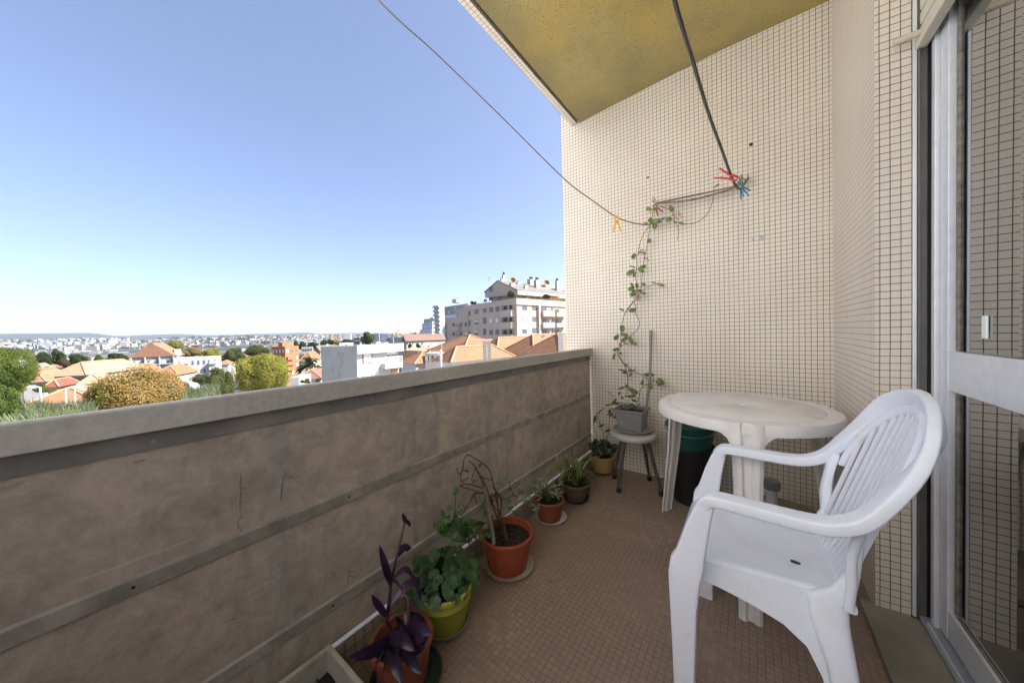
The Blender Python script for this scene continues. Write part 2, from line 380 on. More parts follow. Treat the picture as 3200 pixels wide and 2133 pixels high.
for L_ in ([(1262, 465), (1258, 560), (1250, 630), (1205, 640)], [(1250, 630), (1258, 690), (1245, 730), (1268, 775)], [(1258, 690), (1280, 700)], [(1268, 545), (1290, 552)], [(1475, 610), (1480, 500), (1500, 465), (1530, 490), (1565, 490)], [(1490, 470), (1510, 490), (1550, 470)], [(1705, 1040), (1715, 1000), (1750, 985), (1760, 1015)], [(1720, 1010), (1735, 1030), (1745, 990)], [(1825, 1045), (1838, 960), (1835, 1000), (1868, 1012)], [(1830, 985), (1855, 985)], [(700, 410), (720, 405), (760, 395)], [(1180, 1250), (1215, 1235), (1240, 1225)], [(1125, 1395), (1160, 1375), (1190, 1355)]):
    b = MB(); b.tube([Vector(v) for v in cat_rom([c5(*p) for p in L_], 4)], [.0012+.0009*math.sin(i*2.3)**2 for i in range(len(cat_rom([c5(*p) for p in L_], 4)))], 6); b.build('paint_blister', M['strip'], pa, smooth=80)
cu = thing('tiled_curb', 'low tiled curb under the parapet behind the flower pots', 'curb', (-1.1, 0, 0))
b = MB(); b.box((-1.25, -.75, -.12), (-1.083, D-.001, .098)); b.build('base', M['tile_in'], cu)
b = MB(); b.box((-1.112, -.75, .0983), (-1.0865, D-.001, .1025)); b.build('leak_light_strip', M['leak_light'], cu)  # white strip drawn in place of daylight leaking through the gap

# sliding door
dr = thing('sliding_door', 'grey aluminium sliding glass door reflecting the tiled wall', 'door', (.5, 1.2, 0))
def vcol(name, x0, x1, y0, y1, z0, z1, m, bev=.0015, parent=None):
    b = MB(); b.box((x0, y0, z0), (x1, y1, z1)); return b.build(name, m, parent or dr, bevel=bev)
zb = .03
def ycol(px, X): d = ray(px, 1200); return X*d.y/d.x       # where column px meets the plane X
sh = thing('roller_shutter', 'cream roller shutter rolled up above the glass door', 'shutter', (.46, 1.2, 2.04))
yA = 1.779
vcol('guide_rail', .4525, .462, yA-.006, yA+.03, zb, 2.75, M['alu'], parent=sh)
vcol('guide_rail', .463, .486, yA-.004, yA+.03, zb, 2.75, M['guide'], parent=sh)
vcol('guide_rail', .463, .4655, yA-.018, yA-.004, zb, 2.03, M['guide'], parent=sh)
vcol('jamb', .4865, .502, yA-.0, yA+.03, zb, 2.75, M['black'])  # black bar standing in for the shaded gap beside the shutter guide
vcol('jamb', .4895, .505, yA-.045, yA-.02, zb, 2.75, M['alu'])
yB = ycol(2937, .50); yC = ycol(2961, .50)
vcol('jamb', .512, .54, yB-.004, yA+.01, zb, 2.75, M['alu_dark'])
vcol('jamb', .5055, .512, ycol(2915, .508)-.002, ycol(2915, .508)+.004, zb, 2.75, M['alu'])
def leaf_frame():
    vcol('stile', .50, .53, yC, yB, .05, 2.70, M['alu'])
    vcol('mid_rail', .502, .528, .2, yC-.0005, .868, .995, M['alu'])
    vcol('bottom_rail', .502, .528, .2, yC-.0005, .052, .148, M['alu'])
    vcol('top_rail', .502, .528, .2, yC-.0005, 2.52, 2.62, M['alu'])
    for z0, z1 in ((.155, .866), (.997, 2.515)):
        vcol('gasket', .509, .522, yC-.034, yC-.022, z0, z1, M['gasket'], 0)
        vcol('pane', .5145, .5175, .2, yC-.034, z0, z1, M['glass'], 0)
        vcol('gasket', .516, .528, yC-.0215, yC-.001, z0, z1, M['alu_dark'], 0)
    vcol('gasket', .510, .522, .2, yC-.035, .1485, .1545, M['gasket'], 0)
leaf_frame()
vcol('track', .468, .55, -.4, yA, .0255, .0405, M['alu_dark'])
vcol('track', .474, .478, -.4, yA-.05, .041, .052, M['alu'], 0)
pq = px_(3078, 1022, .511); b = MB(); b.box((.5085, pq.y-.012, pq.z-.032), (.5138, pq.y+.012, pq.z+.032)); b.build('latch', plain('latch_white', (.75, .8, .78), .4, .05), dr, bevel=.003)
# shutter slats, seen edge up
for k in range(10):
    z = 2.062+k*.047; b = MB()
    b.loft([((.474, -.3, z+.0215), (.0065, 0, 0), (0, 0, .0225)), ((.474, yA-.006, z+.0215), (.0065, 0, 0), (0, 0, .0225))], n=12, e=.6)
    b.build('slat', M['shutter'], sh, smooth=50)
b = MB(); b.box((.456, -.3, 2.028), (.484, yA-.005, 2.0605)); b.build('bottom_bar', M['shutter'], sh, bevel=.003)
b = MB(); q = Vector((.456, yA-.05, 2.06)); b.tube([q, q+Vector((-.058, -.004, -.006)), q+Vector((-.062, -.004, -.006))], [.0105, .0115, .0095], 14); b.build('stop', M['peg_stop'], sh, smooth=40)
ds = MB(); ds.prism([(.322, -.75, .001), (.322, 1.79, .001), (.36, 1.79, .001), (.36, 1.7695, .001), (.475, 1.7785, .001), (.475, -.75, .001)], (0, 0, .024))
tag(ds.build('door_step', M['marble'], bevel=.002), 'worn grey marble step in front of the sliding door', 'step')

# the house behind and above: it keeps the sun off the balcony; the near end of the balcony is open
hr_ = plain('house_wall_render', (.62, .58, .50), .8, .1)
hs = MB(); hs.box((.56, -.95, 2.66), (.75, 1.78, 3.1)); hs.box((.506, 1.78, -.12), (.75, D+.2, 3.1)); hs.box((.56, -.95, -.12), (.75, .2, 2.66))
struct(hs.build('house_wall', hr_))
hs = MB(); hs.box((-1.2, -.75, 3.101), (9, 2.7, 3.5)); hs.box((-1.3, 2.7001, 3.101), (9, 9, 3.5)); hs.box((.7501, 4.6, -.12), (9, 9, 3.1)); hs.box((.7501, -.95, -.12), (9, -.80, 3.1)); hs.box((-1.2, -.75, -17), (9, 2.76, -.1301)); hs.box((-1.3, 2.7601, -17), (9, 9, -.1302)); hs.box((-1.3, D+.2201, -.1299), (.75, 9, 3.1)); hs.box((8.6, -.8, -.12), (9, 4.6, 3.1))
struct(hs.build('house_body', hr_))
hs = MB(); hs.box((-1.25, -.87, -.12), (.56, -.751, .93)); tag(hs.build('end_parapet', M['panel']), 'low cement wall closing the near end of the balcony', 'parapet')
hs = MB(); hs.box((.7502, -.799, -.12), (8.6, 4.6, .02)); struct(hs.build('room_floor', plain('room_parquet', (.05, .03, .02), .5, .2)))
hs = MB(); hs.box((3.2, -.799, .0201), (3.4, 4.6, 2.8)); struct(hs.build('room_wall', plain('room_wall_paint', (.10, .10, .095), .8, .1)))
# ------------------------------------------------------------------ monobloc chair (faces the parapet)
ch = thing('plastic_chair', 'white plastic armchair with slatted high back beside the glass door', 'chair', (.05, 1.25, 0))
wp = M['white_plastic']; CY = 1.25
def xb(z, o): return .186+(z-.43)*.325-.95*o*o
for sgn in (-1, 1):
    ctl = [(-.116, .226, .600, .020, .018, 0), (-.104, .227, .619, .024, .0165, 0), (-.078, .228, .627, .0265, .0155, 0), (.03, .229, .625, .0265, .0155, 0), (.105, .230, .625, .0265, .0155, .04), (.150, .231, .634, .0270, .0155, .22),
           (.190, .231, .660, .0285, .015, .48), (.230, .225, .714, .031, .014, .72), (.275, .205, .782, .033, .013, .9), (.308, .164, .840, .034, .012, 1), (.328, .098, .873, .034, .012, 1), (.336, .03, .885, .034, .012, 1), (.3365, -.004, .886, .034, .012, 1)]
    dn = cat_rom(ctl, 5); secs = []
    for k, q in enumerate(dn):
        p = Vector((q[0], CY+sgn*q[1], q[2]))
        a = dn[max(k-1, 0)]; b2 = dn[min(k+1, len(dn)-1)]
        t = Vector((b2[0]-a[0], sgn*(b2[1]-a[1]), b2[2]-a[2])).normalized()
        ph = q[5]*R(104); nb = Vector((-math.sin(ph), 0, math.cos(ph)))
        U = t.cross(nb).normalized(); V = U.cross(t).normalized()
        secs.append((p, U*q[3], V*q[4]))
    # keep the frame from flipping
    for k in range(1, len(secs)):
        if secs[k][1].dot(secs[k-1][1]) < 0: secs[k] = (secs[k][0], -secs[k][1], secs[k][2])
        if secs[k][2].dot(secs[k-1][2]) < 0: secs[k] = (secs[k][0], secs[k][1], -secs[k][2])
    na = 5*6
    b = MB(); b.loft(secs[:na+1], n=28, e=.36); b.build('armrest', wp, ch, smooth=60)
    if sgn < 0: rim_secs = [secs[na:]]
    else: rim_secs.append(secs[na:])
b = MB()
for s_ in rim_secs: b.loft(s_, n=28, e=.36)
for sgn in (-1, 1):                        # lower side posts of the back
    pts = [(.208, .212, .672), (.193, .196, .62), (.180, .186, .55), (.180, .180, .48), (.175, .178, .42)]
    b.loft([((x, CY+sgn*y, z), (.003, -sgn*.014, 0), (.010, 0, 0)) for x, y, z in cat_rom(pts, 4)], n=10, e=.5)
NS = 13
for k in range(NS):
    o = -.170+.340*k/(NS-1)
    zt = .645+.218*math.sqrt(max(0, 1-(o/.196)**2)); pts = []
    for j in range(9):
        z = .415+(zt+.012-.415)*j/8; oo = o*(.94+.06*j/8)
        pts.append(((xb(z, oo)+(.012*(1-j/2)**2 if j < 2 else 0)*-1, CY+oo, z), (0, .0066, 0), (.006, 0, 0)))
    b.loft(pts, n=8, e=.45)
# inner ring the slats run into
pts = [((xb(.645+.220*math.sin(a), .192*math.cos(a)), CY+.192*math.cos(a), .645+.220*math.sin(a)), (0, .013*math.cos(a), .013*math.sin(a)), (.009, 0, -.002)) for a in [math.pi*k/24 for k in range(25)]]
b.loft(pts, n=10, e=.5)
b.loft([((.178, CY-.18+.36*k/6, .418), (.012, 0, 0), (0, 0, .010)) for k in range(7)], n=10)
b.build('backrest', wp, ch, smooth=60)
# seat
b = MB(); nx, ny = 26, 22; g = []
for i in range(nx+1):
    u = i/nx; x = -.207+.400*u; row = []
    hw = .226 if u < .13 else .226-(.226-.188)*min(1, (u-.13)/.06) if u < .19 else .188-.036*(u-.19)/.81
    if u > .9: hw -= .10*((u-.9)/.1)**2.5
    for j in range(ny+1):
        v = -1+2*j/ny; z = .424-.016*(1-v*v)*math.sin(math.pi*min(1, max(0, (u-.1)/.9)))
        if u < .12: z -= .045*((.12-u)/.12)**2
        if abs(v) > .9 and u > .19: z -= .012*((abs(v)-.9)/.1)**2
        z -= .002*u
        row.append(len(b.v)); b.v.append((x, CY+v*hw, z))
    g.append(row)
hole = (.105, CY-.045)
for i in range(nx):
    for j in range(ny):
        q = (g[i][j], g[i+1][j], g[i+1][j+1], g[i][j+1])
        b.f.append(q)
so = b.build('seat', wp, ch, smooth=60, solid=.006, fix=True)
hb = MB(); hb.loft([((.090, 1.207, .409), (.011, -.002, 0), (.0008, .0045, 0)), ((.090, 1.207, .4172), (.011, -.002, 0), (.0008, .0045, 0))], n=16, e=.7); hb.build('drain_hole', M['black'], ch)
for sgn in (-1, 1):
    Y = lambda o: CY+sgn*o
    b = MB()                                # front leg with the post that carries the armrest
    b.loft([((-.166, Y(.252), 0), (.025, 0, 0), (0, .015, 0)), ((-.167, Y(.246), .15), (.028, 0, 0), (0, .016, 0)), ((-.167, Y(.239), .30), (.034, 0, 0), (0, .018, 0)), ((-.165, Y(.234), .385), (.040, 0, -.003), (0, .020, 0)), ((-.158, Y(.232), .425), (.041, 0, -.010), (0, .020, 0)),
            ((-.148, Y(.230), .46), (.036, 0, 0), (0, .018, 0)), ((-.130, Y(.229), .54), (.029, 0, 0), (0, .017, 0)), ((-.114, Y(.228), .598), (.024, 0, .004), (0, .019, 0)), ((-.104, Y(.228), .618), (.016, 0, .004), (0, .019, 0))], n=28, e=.30)
    b.build('leg', wp, ch, smooth=50)
    b = MB()                                # rear leg: side wing with its arch and a rounded column
    F = [(-.135, .421), (-.02, .420), (.11, .420), (.150, .28), (.186, 0), (.158, 0), (.147, .12), (.128, .23), (.10, .288), (.055, .322), (-.01, .345), (-.08, .362), (-.135, .372)]
    V3 = [(x, Y((.187-.036*min(1, max(0, (x+.14)/.29))) + (.42-z)*.16), z) for x, z in F]
    n_ = len(V3); 
    for yo in (0, sgn*.005): b.v += [(x, y+yo, z) for x, y, z in V3]
    tri = [(0, 1, 10, 11), (0, 11, 12), (1, 2, 9, 10), (2, 8, 9), (2, 3, 7, 8), (3, 6, 7), (3, 4, 5, 6)]
    b.f += [q_ for q_ in tri] + [tuple(v+n_ for v in reversed(q_)) for q_ in tri] + [(k_, (k_+1) % n_, n_+(k_+1) % n_, n_+k_) for k_ in range(n_)]
    dx = -.022 if sgn > 0 else 0
    b.loft([((.186+dx, Y(.226), 0), (.018, 0, 0), (0, .016, 0)), ((.178+dx*.8, Y(.210), .14), (.022, 0, 0), (0, .018, 0)), ((.160, Y(.192), .28), (.028, 0, 0), (0, .020, 0)), ((.142, Y(.174), .37), (.036, 0, 0), (0, .022, 0)), ((.140, Y(.164), .415), (.038, 0, 0), (0, .018, 0)), ((.168, Y(.166), .45), (.022, 0, 0), (0, .013, 0)), ((.182, Y(.174), .50), (.013, 0, 0), (0, .010, 0)), ((.188, Y(.186), .58), (.011, 0, 0), (0, .010, 0)), ((.197, Y(.205), .65), (.009, 0, 0), (0, .009, 0))], n=24, e=.7)
    b.build('leg', wp, ch, smooth=40)
b = MB(); b.prism([(-.200, CY-.215, .385), (-.200, CY+.215, .385), (-.198, CY+.213, .33), (-.196, CY+.17, .348), (-.194, CY, .356), (-.196, CY-.17, .348), (-.198, CY-.213, .33)], (.005, 0, 0)); b.build('front_apron', wp, ch)

# ------------------------------------------------------------------ round table
TC = Vector((-.055, 1.89, 0)); tp = M['table_plastic']
tb = thing('round_table', 'round grey white plastic garden table in the balcony corner', 'table', tuple(TC))
b = MB(); b.lathe([(.019, .705), (.019, .7195), (.024, .7215), (.298, .7215), (.301, .7195), (.305, .7195), (.308, .7215), (.335, .7205), (.352, .716), (.358, .706), (.358, .674), (.354, .674), (.353, .704), (.345, .710), (.03, .711), (.023, .705)], TC, 72)
b.f = [f for f in b.f if len(f) == 4]; b.build('tabletop', tp, tb, smooth=35)
SEC = [(-.052, -.004), (-.050, .010), (-.036, .020), (-.020, .020), (-.011, .006), (.011, .006), (.020, .020), (.036, .020), (.050, .010), (.052, -.004), (.046, -.004), (.034, .008), (.022, .008), (.014, -.006), (-.014, -.006), (-.022, .008), (-.034, .008), (-.046, -.004)]
for a in (151, 275, 33):
    er = Vector((math.cos(R(a)), math.sin(R(a)), 0)); et = Vector((-er.y, er.x, 0)); b = MB(); i0 = 0; rows = []
    for z, r, s in ((.7185, .343, 1.12), (.67, .345, 1.1), (.60, .352, 1.0), (.4, .372, .88), (.2, .40, .78), (.03, .424, .72), (0, .427, .72)):
        i = len(b.v); rows.append(i)
        for wv, d in SEC: b.v.append(tuple(TC+er*(r+d*(s if z < .7 else .9))+et*wv*s+Vector((0, 0, z))))
    n = len(SEC)
    for k in range(len(rows)-1):
        for j in range(n): b.f.append((rows[k]+j, rows[k]+(j+1) % n, rows[k+1]+(j+1) % n, rows[k+1]+j))
    b.f.append(tuple(rows[0]+j for j in range(n))); b.f.append(tuple(rows[-1]+j for j in range(n)))
    for sg in (-1, 1):                      # curved gussets where the leg runs into the rim
        pr = [Vector((0, 0))]; poly = [(sg*.055, .676), (sg*.115, .676)]+[(sg*(.055+.06*(1-math.sin(t))), .676-.055*(1-math.cos(t))) for t in [math.pi/2*k/6 for k in range(1, 7)]]
        b.prism([TC+er*(.349-abs(wv)*.16+.003)+et*wv+Vector((0, 0, z)) for wv, z in poly], er*.006)
    b.build('leg', tp, tb, smooth=35)

# ------------------------------------------------------------------ stool with saucer
SC = Vector((-.678, 2.305, 0))
st = thing('stool', 'small round grey stool with steel legs holding the potted vine', 'stool', tuple(SC))
b = MB(); b.lathe([(.0, .345), (.135, .345), (.147, .350), (.151, .360), (.151, .370), (.146, .381), (.132, .385), (0, .385)], SC, 48); b.build('seat', plastic('stool_seat_paint', (.42, .41, .40), amt=.4), st, smooth=50)
stl = plain('stool_leg_steel', (.16, .15, .15), .3, .15, 20, metal=.7)
for fx, fy in ((-.744, 2.16), (-.494, 2.262), (-.615, 2.455), (-.838, 2.35)):
    f = Vector((fx, fy, 0)); t = SC+(f-SC)*.55; b = MB(); b.tube([Vector((t.x, t.y, .345)), f+Vector((0, 0, .012))], .0115, 14); lg = b.build('leg', stl, st, smooth=50)
    b = MB(); d = (Vector((t.x, t.y, .345))-f).normalized(); b.tube([f, f+d*.032], .0145, 14); b.build('rubber_foot', M['black'], lg, smooth=50)
def saucer(name, lab, c, r, h, m, z=0, group=None):
    b = MB(); b.lathe([(r*.80, 0), (r*.97, h*.8), (r, h), (r*1.015, h*.98), (r*1.0, h*.86), (r*.86, h*.42), (r*.82, h*.3), (r*.4, h*.28), (.0, h*.28)][0:2]+[(r*1.0, h), (r*.965, h), (r*.90, h*.55), (r*.84, h*.3), (0, h*.28)], (c[0], c[1], z), 48)
    return tag(b.build(name, m, smooth=50), lab, 'saucer', group)
saucer('saucer', 'dirty pale saucer on the stool under the square pot', (-.685, 2.325), .132, .022, plastic('saucer_old', (.30, .28, .25), amt=.6), .3855)

# ------------------------------------------------------------------ plants
def leafblade(b, base, mid, tip, w, nseg=8, up=None, fold=.25, prof=None):
    P = cat_rom([base, mid, tip], max(2, nseg//2)); n = len(P)-1; up = Vector(up) if up is not None else Vector((.2, -.6, .75))
    rows = []
    for k, p in enumerate(P):
        t = k/n; p = Vector(p); d = (Vector(P[min(k+1, n)])-Vector(P[max(k-1, 0)])).normalized()
        s = d.cross(up); s = s.normalized() if s.length > 1e-4 else Vector((1, 0, 0)); nn = s.cross(d)
        ww = w*.5*(prof(t) if prof else math.sin(math.pi*min(1, .06+t*.94))**.75)
        i = len(b.v); b.v += [tuple(p-s*ww+nn*ww*fold), tuple(p), tuple(p+s*ww+nn*ww*fold)]; rows.append(i)
    for k in range(n):
        a, c = rows[k], rows[k+1]
        b.f += [(a, a+1, c+1, c), (a+1, a+2, c+2, c+1)]
def palm(b, c, nrm, r, rot, kind='lobed', rnd=random):
    nrm = Vector(nrm).normalized(); u = nrm.orthogonal().normalized(); v = nrm.cross(u); c = Vector(c)
    u, v = (math.cos(rot)*u+math.sin(rot)*v), (-math.sin(rot)*u+math.cos(rot)*v)
    i = len(b.v); b.v.append(tuple(c-nrm*r*.12)); pts = []
    if kind == 'round':
        N = 30
        for k in range(N):
            a = math.pi*(.08+1.84*k/(N-1)); rr = r*(.88+.12*abs(math.cos(a*3.5)))
            pts.append(c+(u*math.cos(a)+v*math.sin(a))*rr+nrm*(r*.10*math.sin(a*3)))
    else:
        for L, a0 in ((.75, -118), (1, -62), (1.15, 0), (1, 62), (.75, 118)):
            for da, rr in ((-30, .46), (-22, .84), (-14, .76), (-7, 1.0), (0, .90), (7, 1.0), (14, .76), (22, .84), (30, .46)):
                a = R(a0+da); pts.append(c+(u*math.cos(a)+v*math.sin(a))*r*rr*L+nrm*(r*.12*(rr-.6)))
    b.v += [tuple(p) for p in pts]; n = len(pts)
    for k in range(n-1): b.f.append((i, i+1+k, i+2+k))
def pot(name, lab, c, r1, r0, h, m, rim=.012, soil=.78, z=0, lip=.02, n=56, ridge=None):
    t = thing(name, lab, 'plant pot', (c[0], c[1], z))
    pf = [(r0, 0), (r0+(r1-r0)*.94*(h-lip)/h, h-lip), (r1+.001, h-lip), (r1+.004, h-lip*.5), (r1+.002, h-.003), (r1-.003, h), (r1-rim*.8, h-.003), (r1-rim, h-lip), (r1-rim-.004, h*soil-.01)]
    if ridge: pf.insert(1, (r0+(r1-r0)*.8, h*.70)); pf.insert(2, (r0+(r1-r0)*.8+.004, h*.72))
    b = MB(); b.lathe(pf, (c[0], c[1], z), n); b.f = [f for f in b.f if len(f) == 4] + [tuple(range(n))]
    b.build('body', m, t, smooth=40)
    b = MB(); rs = random.Random(int(c[1]*999)); ri = r1-rim-.002
    nr = 9
    for k in range(nr+1):
        for j in range(n):
            a = 2*math.pi*j/n; rr = ri*k/nr; b.v.append((c[0]+rr*math.cos(a), c[1]+rr*math.sin(a), z+h*soil+rs.uniform(-.004, .005)*(1 if 0 < k < nr else 0)))
    for k in range(nr):
        for j in range(n): b.f.append((k*n+j, k*n+(j+1) % n, (k+1)*n+(j+1) % n, (k+1)*n+j))
    b.build('soil', M['soil'], t)
    return t
terra = plastic('terracotta_plastic', (.30, .060, .022), dirt=(.2, .07, .04), amt=.4, rough=.45)
terra2 = plastic('brown_terracotta', (.20, .055, .028), dirt=(.14, .06, .04), amt=.4, rough=.5)
lime = plastic('lime_plastic', (.36, .36, .04), dirt=(.28, .27, .06), amt=.3, rough=.4)
# 1 purple heart
G_leaf = leaf_mat('geranium_leaf', (.018, .055, .014), (.045, .12, .028))
G_leaf2 = leaf_mat('scented_leaf', (.028, .075, .016), (.06, .15, .03))
purple = leaf_mat('purple_heart_leaf', (.016, .009, .020), (.048, .022, .062), rough=.35, scale=10, trans=.1)
p1 = pot('purple_plant_pot', 'purple heart plant with long dark leaves in terracotta pot nearest the camera', (-.90, .585), .094, .07, .150, terra2)
saucer('saucer', 'dark green saucer under the purple plant', (-.893, .592), .112, .022, plain('green_saucer', (.025, .05, .03), .4, .2))
b = MB(); k7 = lambda x, y: (1000+x*.3717, 1550+y*.3717)
P = lambda x, y, X: px_(*k7(x, y), X)
b.tube([Vector((-.95, .59, .12)), P(560, 1050, -.955), P(585, 850, -.96), P(602, 700, -.965), P(640, 530, -.97), P(680, 350, -.985), P(712, 215, -.99)], [.007, .006, .0055, .005, .005, .004, .003], 8)
b.tube([P(620, 700, -.96), P(680, 760, -.95), P(725, 830, -.93), P(745, 900, -.9), Vector((-.90, .61, .13))], .005, 8)
b.build('stems', leaf_mat('purple_stem', (.06, .02, .04), (.10, .035, .06), trans=0), p1, smooth=60)
b = MB()
for pts, X, wd in (([(712, 225), (715, 185), (695, 138)], (-.99, -.99, -.99), .022), ([(712, 200), (740, 215), (762, 256)], (-.99, -.985, -.98), .016), ([(600, 760), (560, 590), (500, 405)], (-.96, -.965, -.97), .034), ([(650, 510), (700, 440), (768, 436)], (-.975, -.98, -.985), .034),
        ([(612, 690), (720, 610), (800, 700)], (-.96, -.95, -.93), .022), ([(760, 640), (820, 740), (850, 880)], (-.94, -.92, -.90), .022), ([(585, 920), (730, 750), (892, 675)], (-.955, -.94, -.93), .034), ([(560, 1010), (500, 910), (436, 822)], (-.955, -.96, -.965), .033),
        ([(610, 1200), (430, 1290), (235, 1350)], (-.93, -.96, -.99), .040), ([(560, 1200), (690, 1190), (800, 1300)], (-.92, -.87, -.83), .040), ([(570, 1260), (520, 1330), (470, 1430)], (-.92, -.90, -.88), .030), ([(570, 1250), (640, 1400), (700, 1590)], (-.90, -.85, -.80), .040),
        ([(690, 1260), (770, 1370), (862, 1490)], (-.88, -.85, -.82), .036), ([(700, 1170), (820, 1110), (955, 1155)], (-.90, -.87, -.84), .038), ([(680, 1240), (790, 1190), (885, 1205)], (-.89, -.87, -.84), .036), ([(640, 1000), (680, 1060), (710, 1160)], (-.93, -.93, -.91), .024),
        ([(560, 1400), (520, 1500), (490, 1590)], (-.88, -.86, -.84), .032), ([(720, 1280), (800, 1290), (890, 1260)], (-.88, -.86, -.83), .03), ([(745, 900), (740, 1000), (720, 1090)], (-.92, -.91, -.90), .03), ([(700, 1000), (800, 1010), (880, 1050)], (-.93, -.9, -.88), .03)):
    q = [P(*p_, x_) for p_, x_ in zip(pts, X)]
    if pts[0][1] > 1100:
        dd = (1.0, .94, .90); q = [pd(*k7(*p_), d_) for p_, d_ in zip(pts, dd)]
    leafblade(b, q[0], q[1], q[2], wd*.85, 10, up=(.35, -.75, .5), fold=.3)
b.build('foliage', purple, p1, smooth=60)
# 2 geranium in lime pot
p2 = pot('geranium_pot', 'round leaved geranium in a lime green plastic pot', (-.944, .800), .104, .072, .165, lime, lip=.022, ridge=True, rim=.012)
saucer('saucer', 'grey saucer under the lime green pot', (-.942, .80), .088, .030, plain('grey_saucer', (.25, .24, .25), .5, .2))
rg = random.Random(5); b = MB(); s_ = MB(); cc = Vector((-.95, .80, .14))
for k in range(95):
    a = rg.uniform(0, 2*math.pi); el = rg.uniform(-.1, 1.35); rr = rg.uniform(.06, .125)
    q = cc+Vector((math.cos(a)*math.cos(el)*rr*1.08, math.sin(a)*math.cos(el)*rr, .022+math.sin(el)*rr*.95))
    if q.x < -1.06: q.x = -1.06
    palm(b, q, Vector((math.cos(a)*.5+.4, math.sin(a)*.5-.35, .9)), rg.uniform(.014, .024), rg.uniform(0, 6.28), 'round')
    s_.tube([cc+Vector((rg.uniform(-.02, .02), rg.uniform(-.02, .02), -.01)), cc.lerp(q, .6)+Vector((0, 0, .012)), q], .0014, 5)
b.build('foliage', G_leaf, p2, smooth=60); s_.build('stems', G_leaf2, p2)
b = MB()
for k in range(5):
    q = px_(1399+rg.uniform(-6, 6), 1778+rg.uniform(-8, 8), -.92); b.lathe([(0, -.003), (.003, 0), (0, .004)], q, 8)
b.build('flower', plain('red_bud', (.35, .02, .03), .5), p2)
# 3 scented geranium in the big terracotta pot
p3 = pot('geranium_pot', 'half dried cut leaf geranium in the largest terracotta pot', (-.941, 1.184), .123, .088, .168, terra, lip=.018, soil=.80)
saucer('saucer', 'cream ribbed saucer under the largest terracotta pot', (-.932, 1.180), .116, .018, plastic('cream_saucer', (.42, .37, .28), dirt=(.3, .25, .18), amt=.4))
kk = lambda x, y: (1370+x*.26786, 1380+y*.26786)
Q = lambda x, y, X=-.97: px_(*kk(x, y), X)
br = leaf_mat('dry_stem', (.06, .03, .02), (.12, .065, .04), trans=0, rough=.8)
s_ = MB()
for pts, r in ((((700, 890), (690, 700), (640, 480), (590, 320), (500, 240), (400, 175), (345, 152), (305, 190), (290, 260), (285, 330)), .0032), (((720, 890), (735, 750), (730, 660), (690, 600), (640, 520)), .006), (((690, 890), (650, 780), (610, 700), (560, 560), (480, 390), (430, 290), (360, 220)), .004),
        (((680, 880), (600, 640), (520, 440), (440, 320)), .005), (((640, 700), (560, 560), (450, 520), (330, 490), (250, 515)), .0032), (((250, 515), (330, 540), (400, 560), (470, 590)), .003), (((560, 600), (430, 600), (380, 680), (330, 760), (260, 860)), .004), (((640, 440), (560, 430), (490, 390)), .003),
        (((680, 480), (750, 500)), .002), (((720, 660), (800, 660), (880, 620), (930, 640)), .0028), (((880, 640), (850, 560), (820, 470)), .002), (((205, 790), (190, 840), (175, 870)), .0018), (((175, 860), (205, 640)), .0018), (((330, 790), (300, 760), (250, 830)), .002),
        (((760, 860), (860, 800), (900, 850), (935, 845)), .0025), (((620, 700), (720, 850)), .003), (((660, 600), (700, 780), (720, 880)), .004), (((285, 330), (240, 380), (210, 300)), .0022), (((285, 330), (350, 350)), .0025), (((280, 340), (330, 330), (350, 340)), .002), (((270, 360), (260, 430), (280, 470), (300, 440)), .002), (((300, 440), (350, 420)), .0018), (((430, 290), (400, 400), (385, 440)), .002), (((420, 600), (440, 700), (470, 720)), .003), (((560, 580), (540, 680), (520, 750), (600, 900)), .004), (((700, 900), (660, 1000), (690, 1150)), .004), (((735, 900), (745, 1000), (720, 1120)), .004)):
    pp = [Q(x, y, -.96-.02*math.sin(i*1.3)) for i, (x, y) in enumerate(pts)]
    s_.tube([Vector(v) for v in cat_rom(pp, 4)] if len(pp) > 2 else pp, r*.8, 6)
s_.tube([Vector((-.95, 1.19, .13)), Q(700, 890, -.955)], .010, 8); s_.tube([Vector((-.93, 1.17, .13)), Q(740, 880, -.945)], .008, 8)
for k in range(30):
    a = rg.uniform(0, 6.28); r_ = rg.uniform(0, .08); q = Vector((-.941+r_*math.cos(a), 1.184+r_*math.sin(a), .137)); s_.tube([q, q+Vector((rg.uniform(-.02, .02), rg.uniform(-.02, .02), rg.uniform(.0, .02))), q+Vector((rg.uniform(-.035, .035), rg.uniform(-.035, .035), rg.uniform(-.0, .012)))], .001, 5)
s_.build('dry_stems', br, p3, smooth=60)
s_ = MB(); s_.tube([Q(520, 440, -.95), Q(580, 700, -.945), Q(650, 1190, -.90)], .0085, 10); s_.build('cane', plain('weathered_cane', (.17, .15, .12), .7, .3, 40), p3, smooth=60)
b = MB()
lv = [(205, 590, 100), (120, 770, 80), (270, 740, 85), (60, 820, 70), (490, 280, 55), (415, 470, 55), (810, 420, 55), (830, 560, 55), (960, 575, 62), (830, 700, 70), (840, 760, 55), (640, 620, 50), (560, 820, 80), (510, 700, 55), (590, 880, 70), (370, 1160, 75), (400, 1290, 60), (340, 1080, 60)]
for k in range(85):
    a = rg.uniform(0, 6.28); r_ = math.sqrt(rg.random()); lv.append((185+225*r_*math.cos(a), 990+170*r_*math.sin(a), rg.uniform(45, 75)))
for k in range(14): lv.append((rg.uniform(430, 640), rg.uniform(850, 1120), rg.uniform(40, 62)))
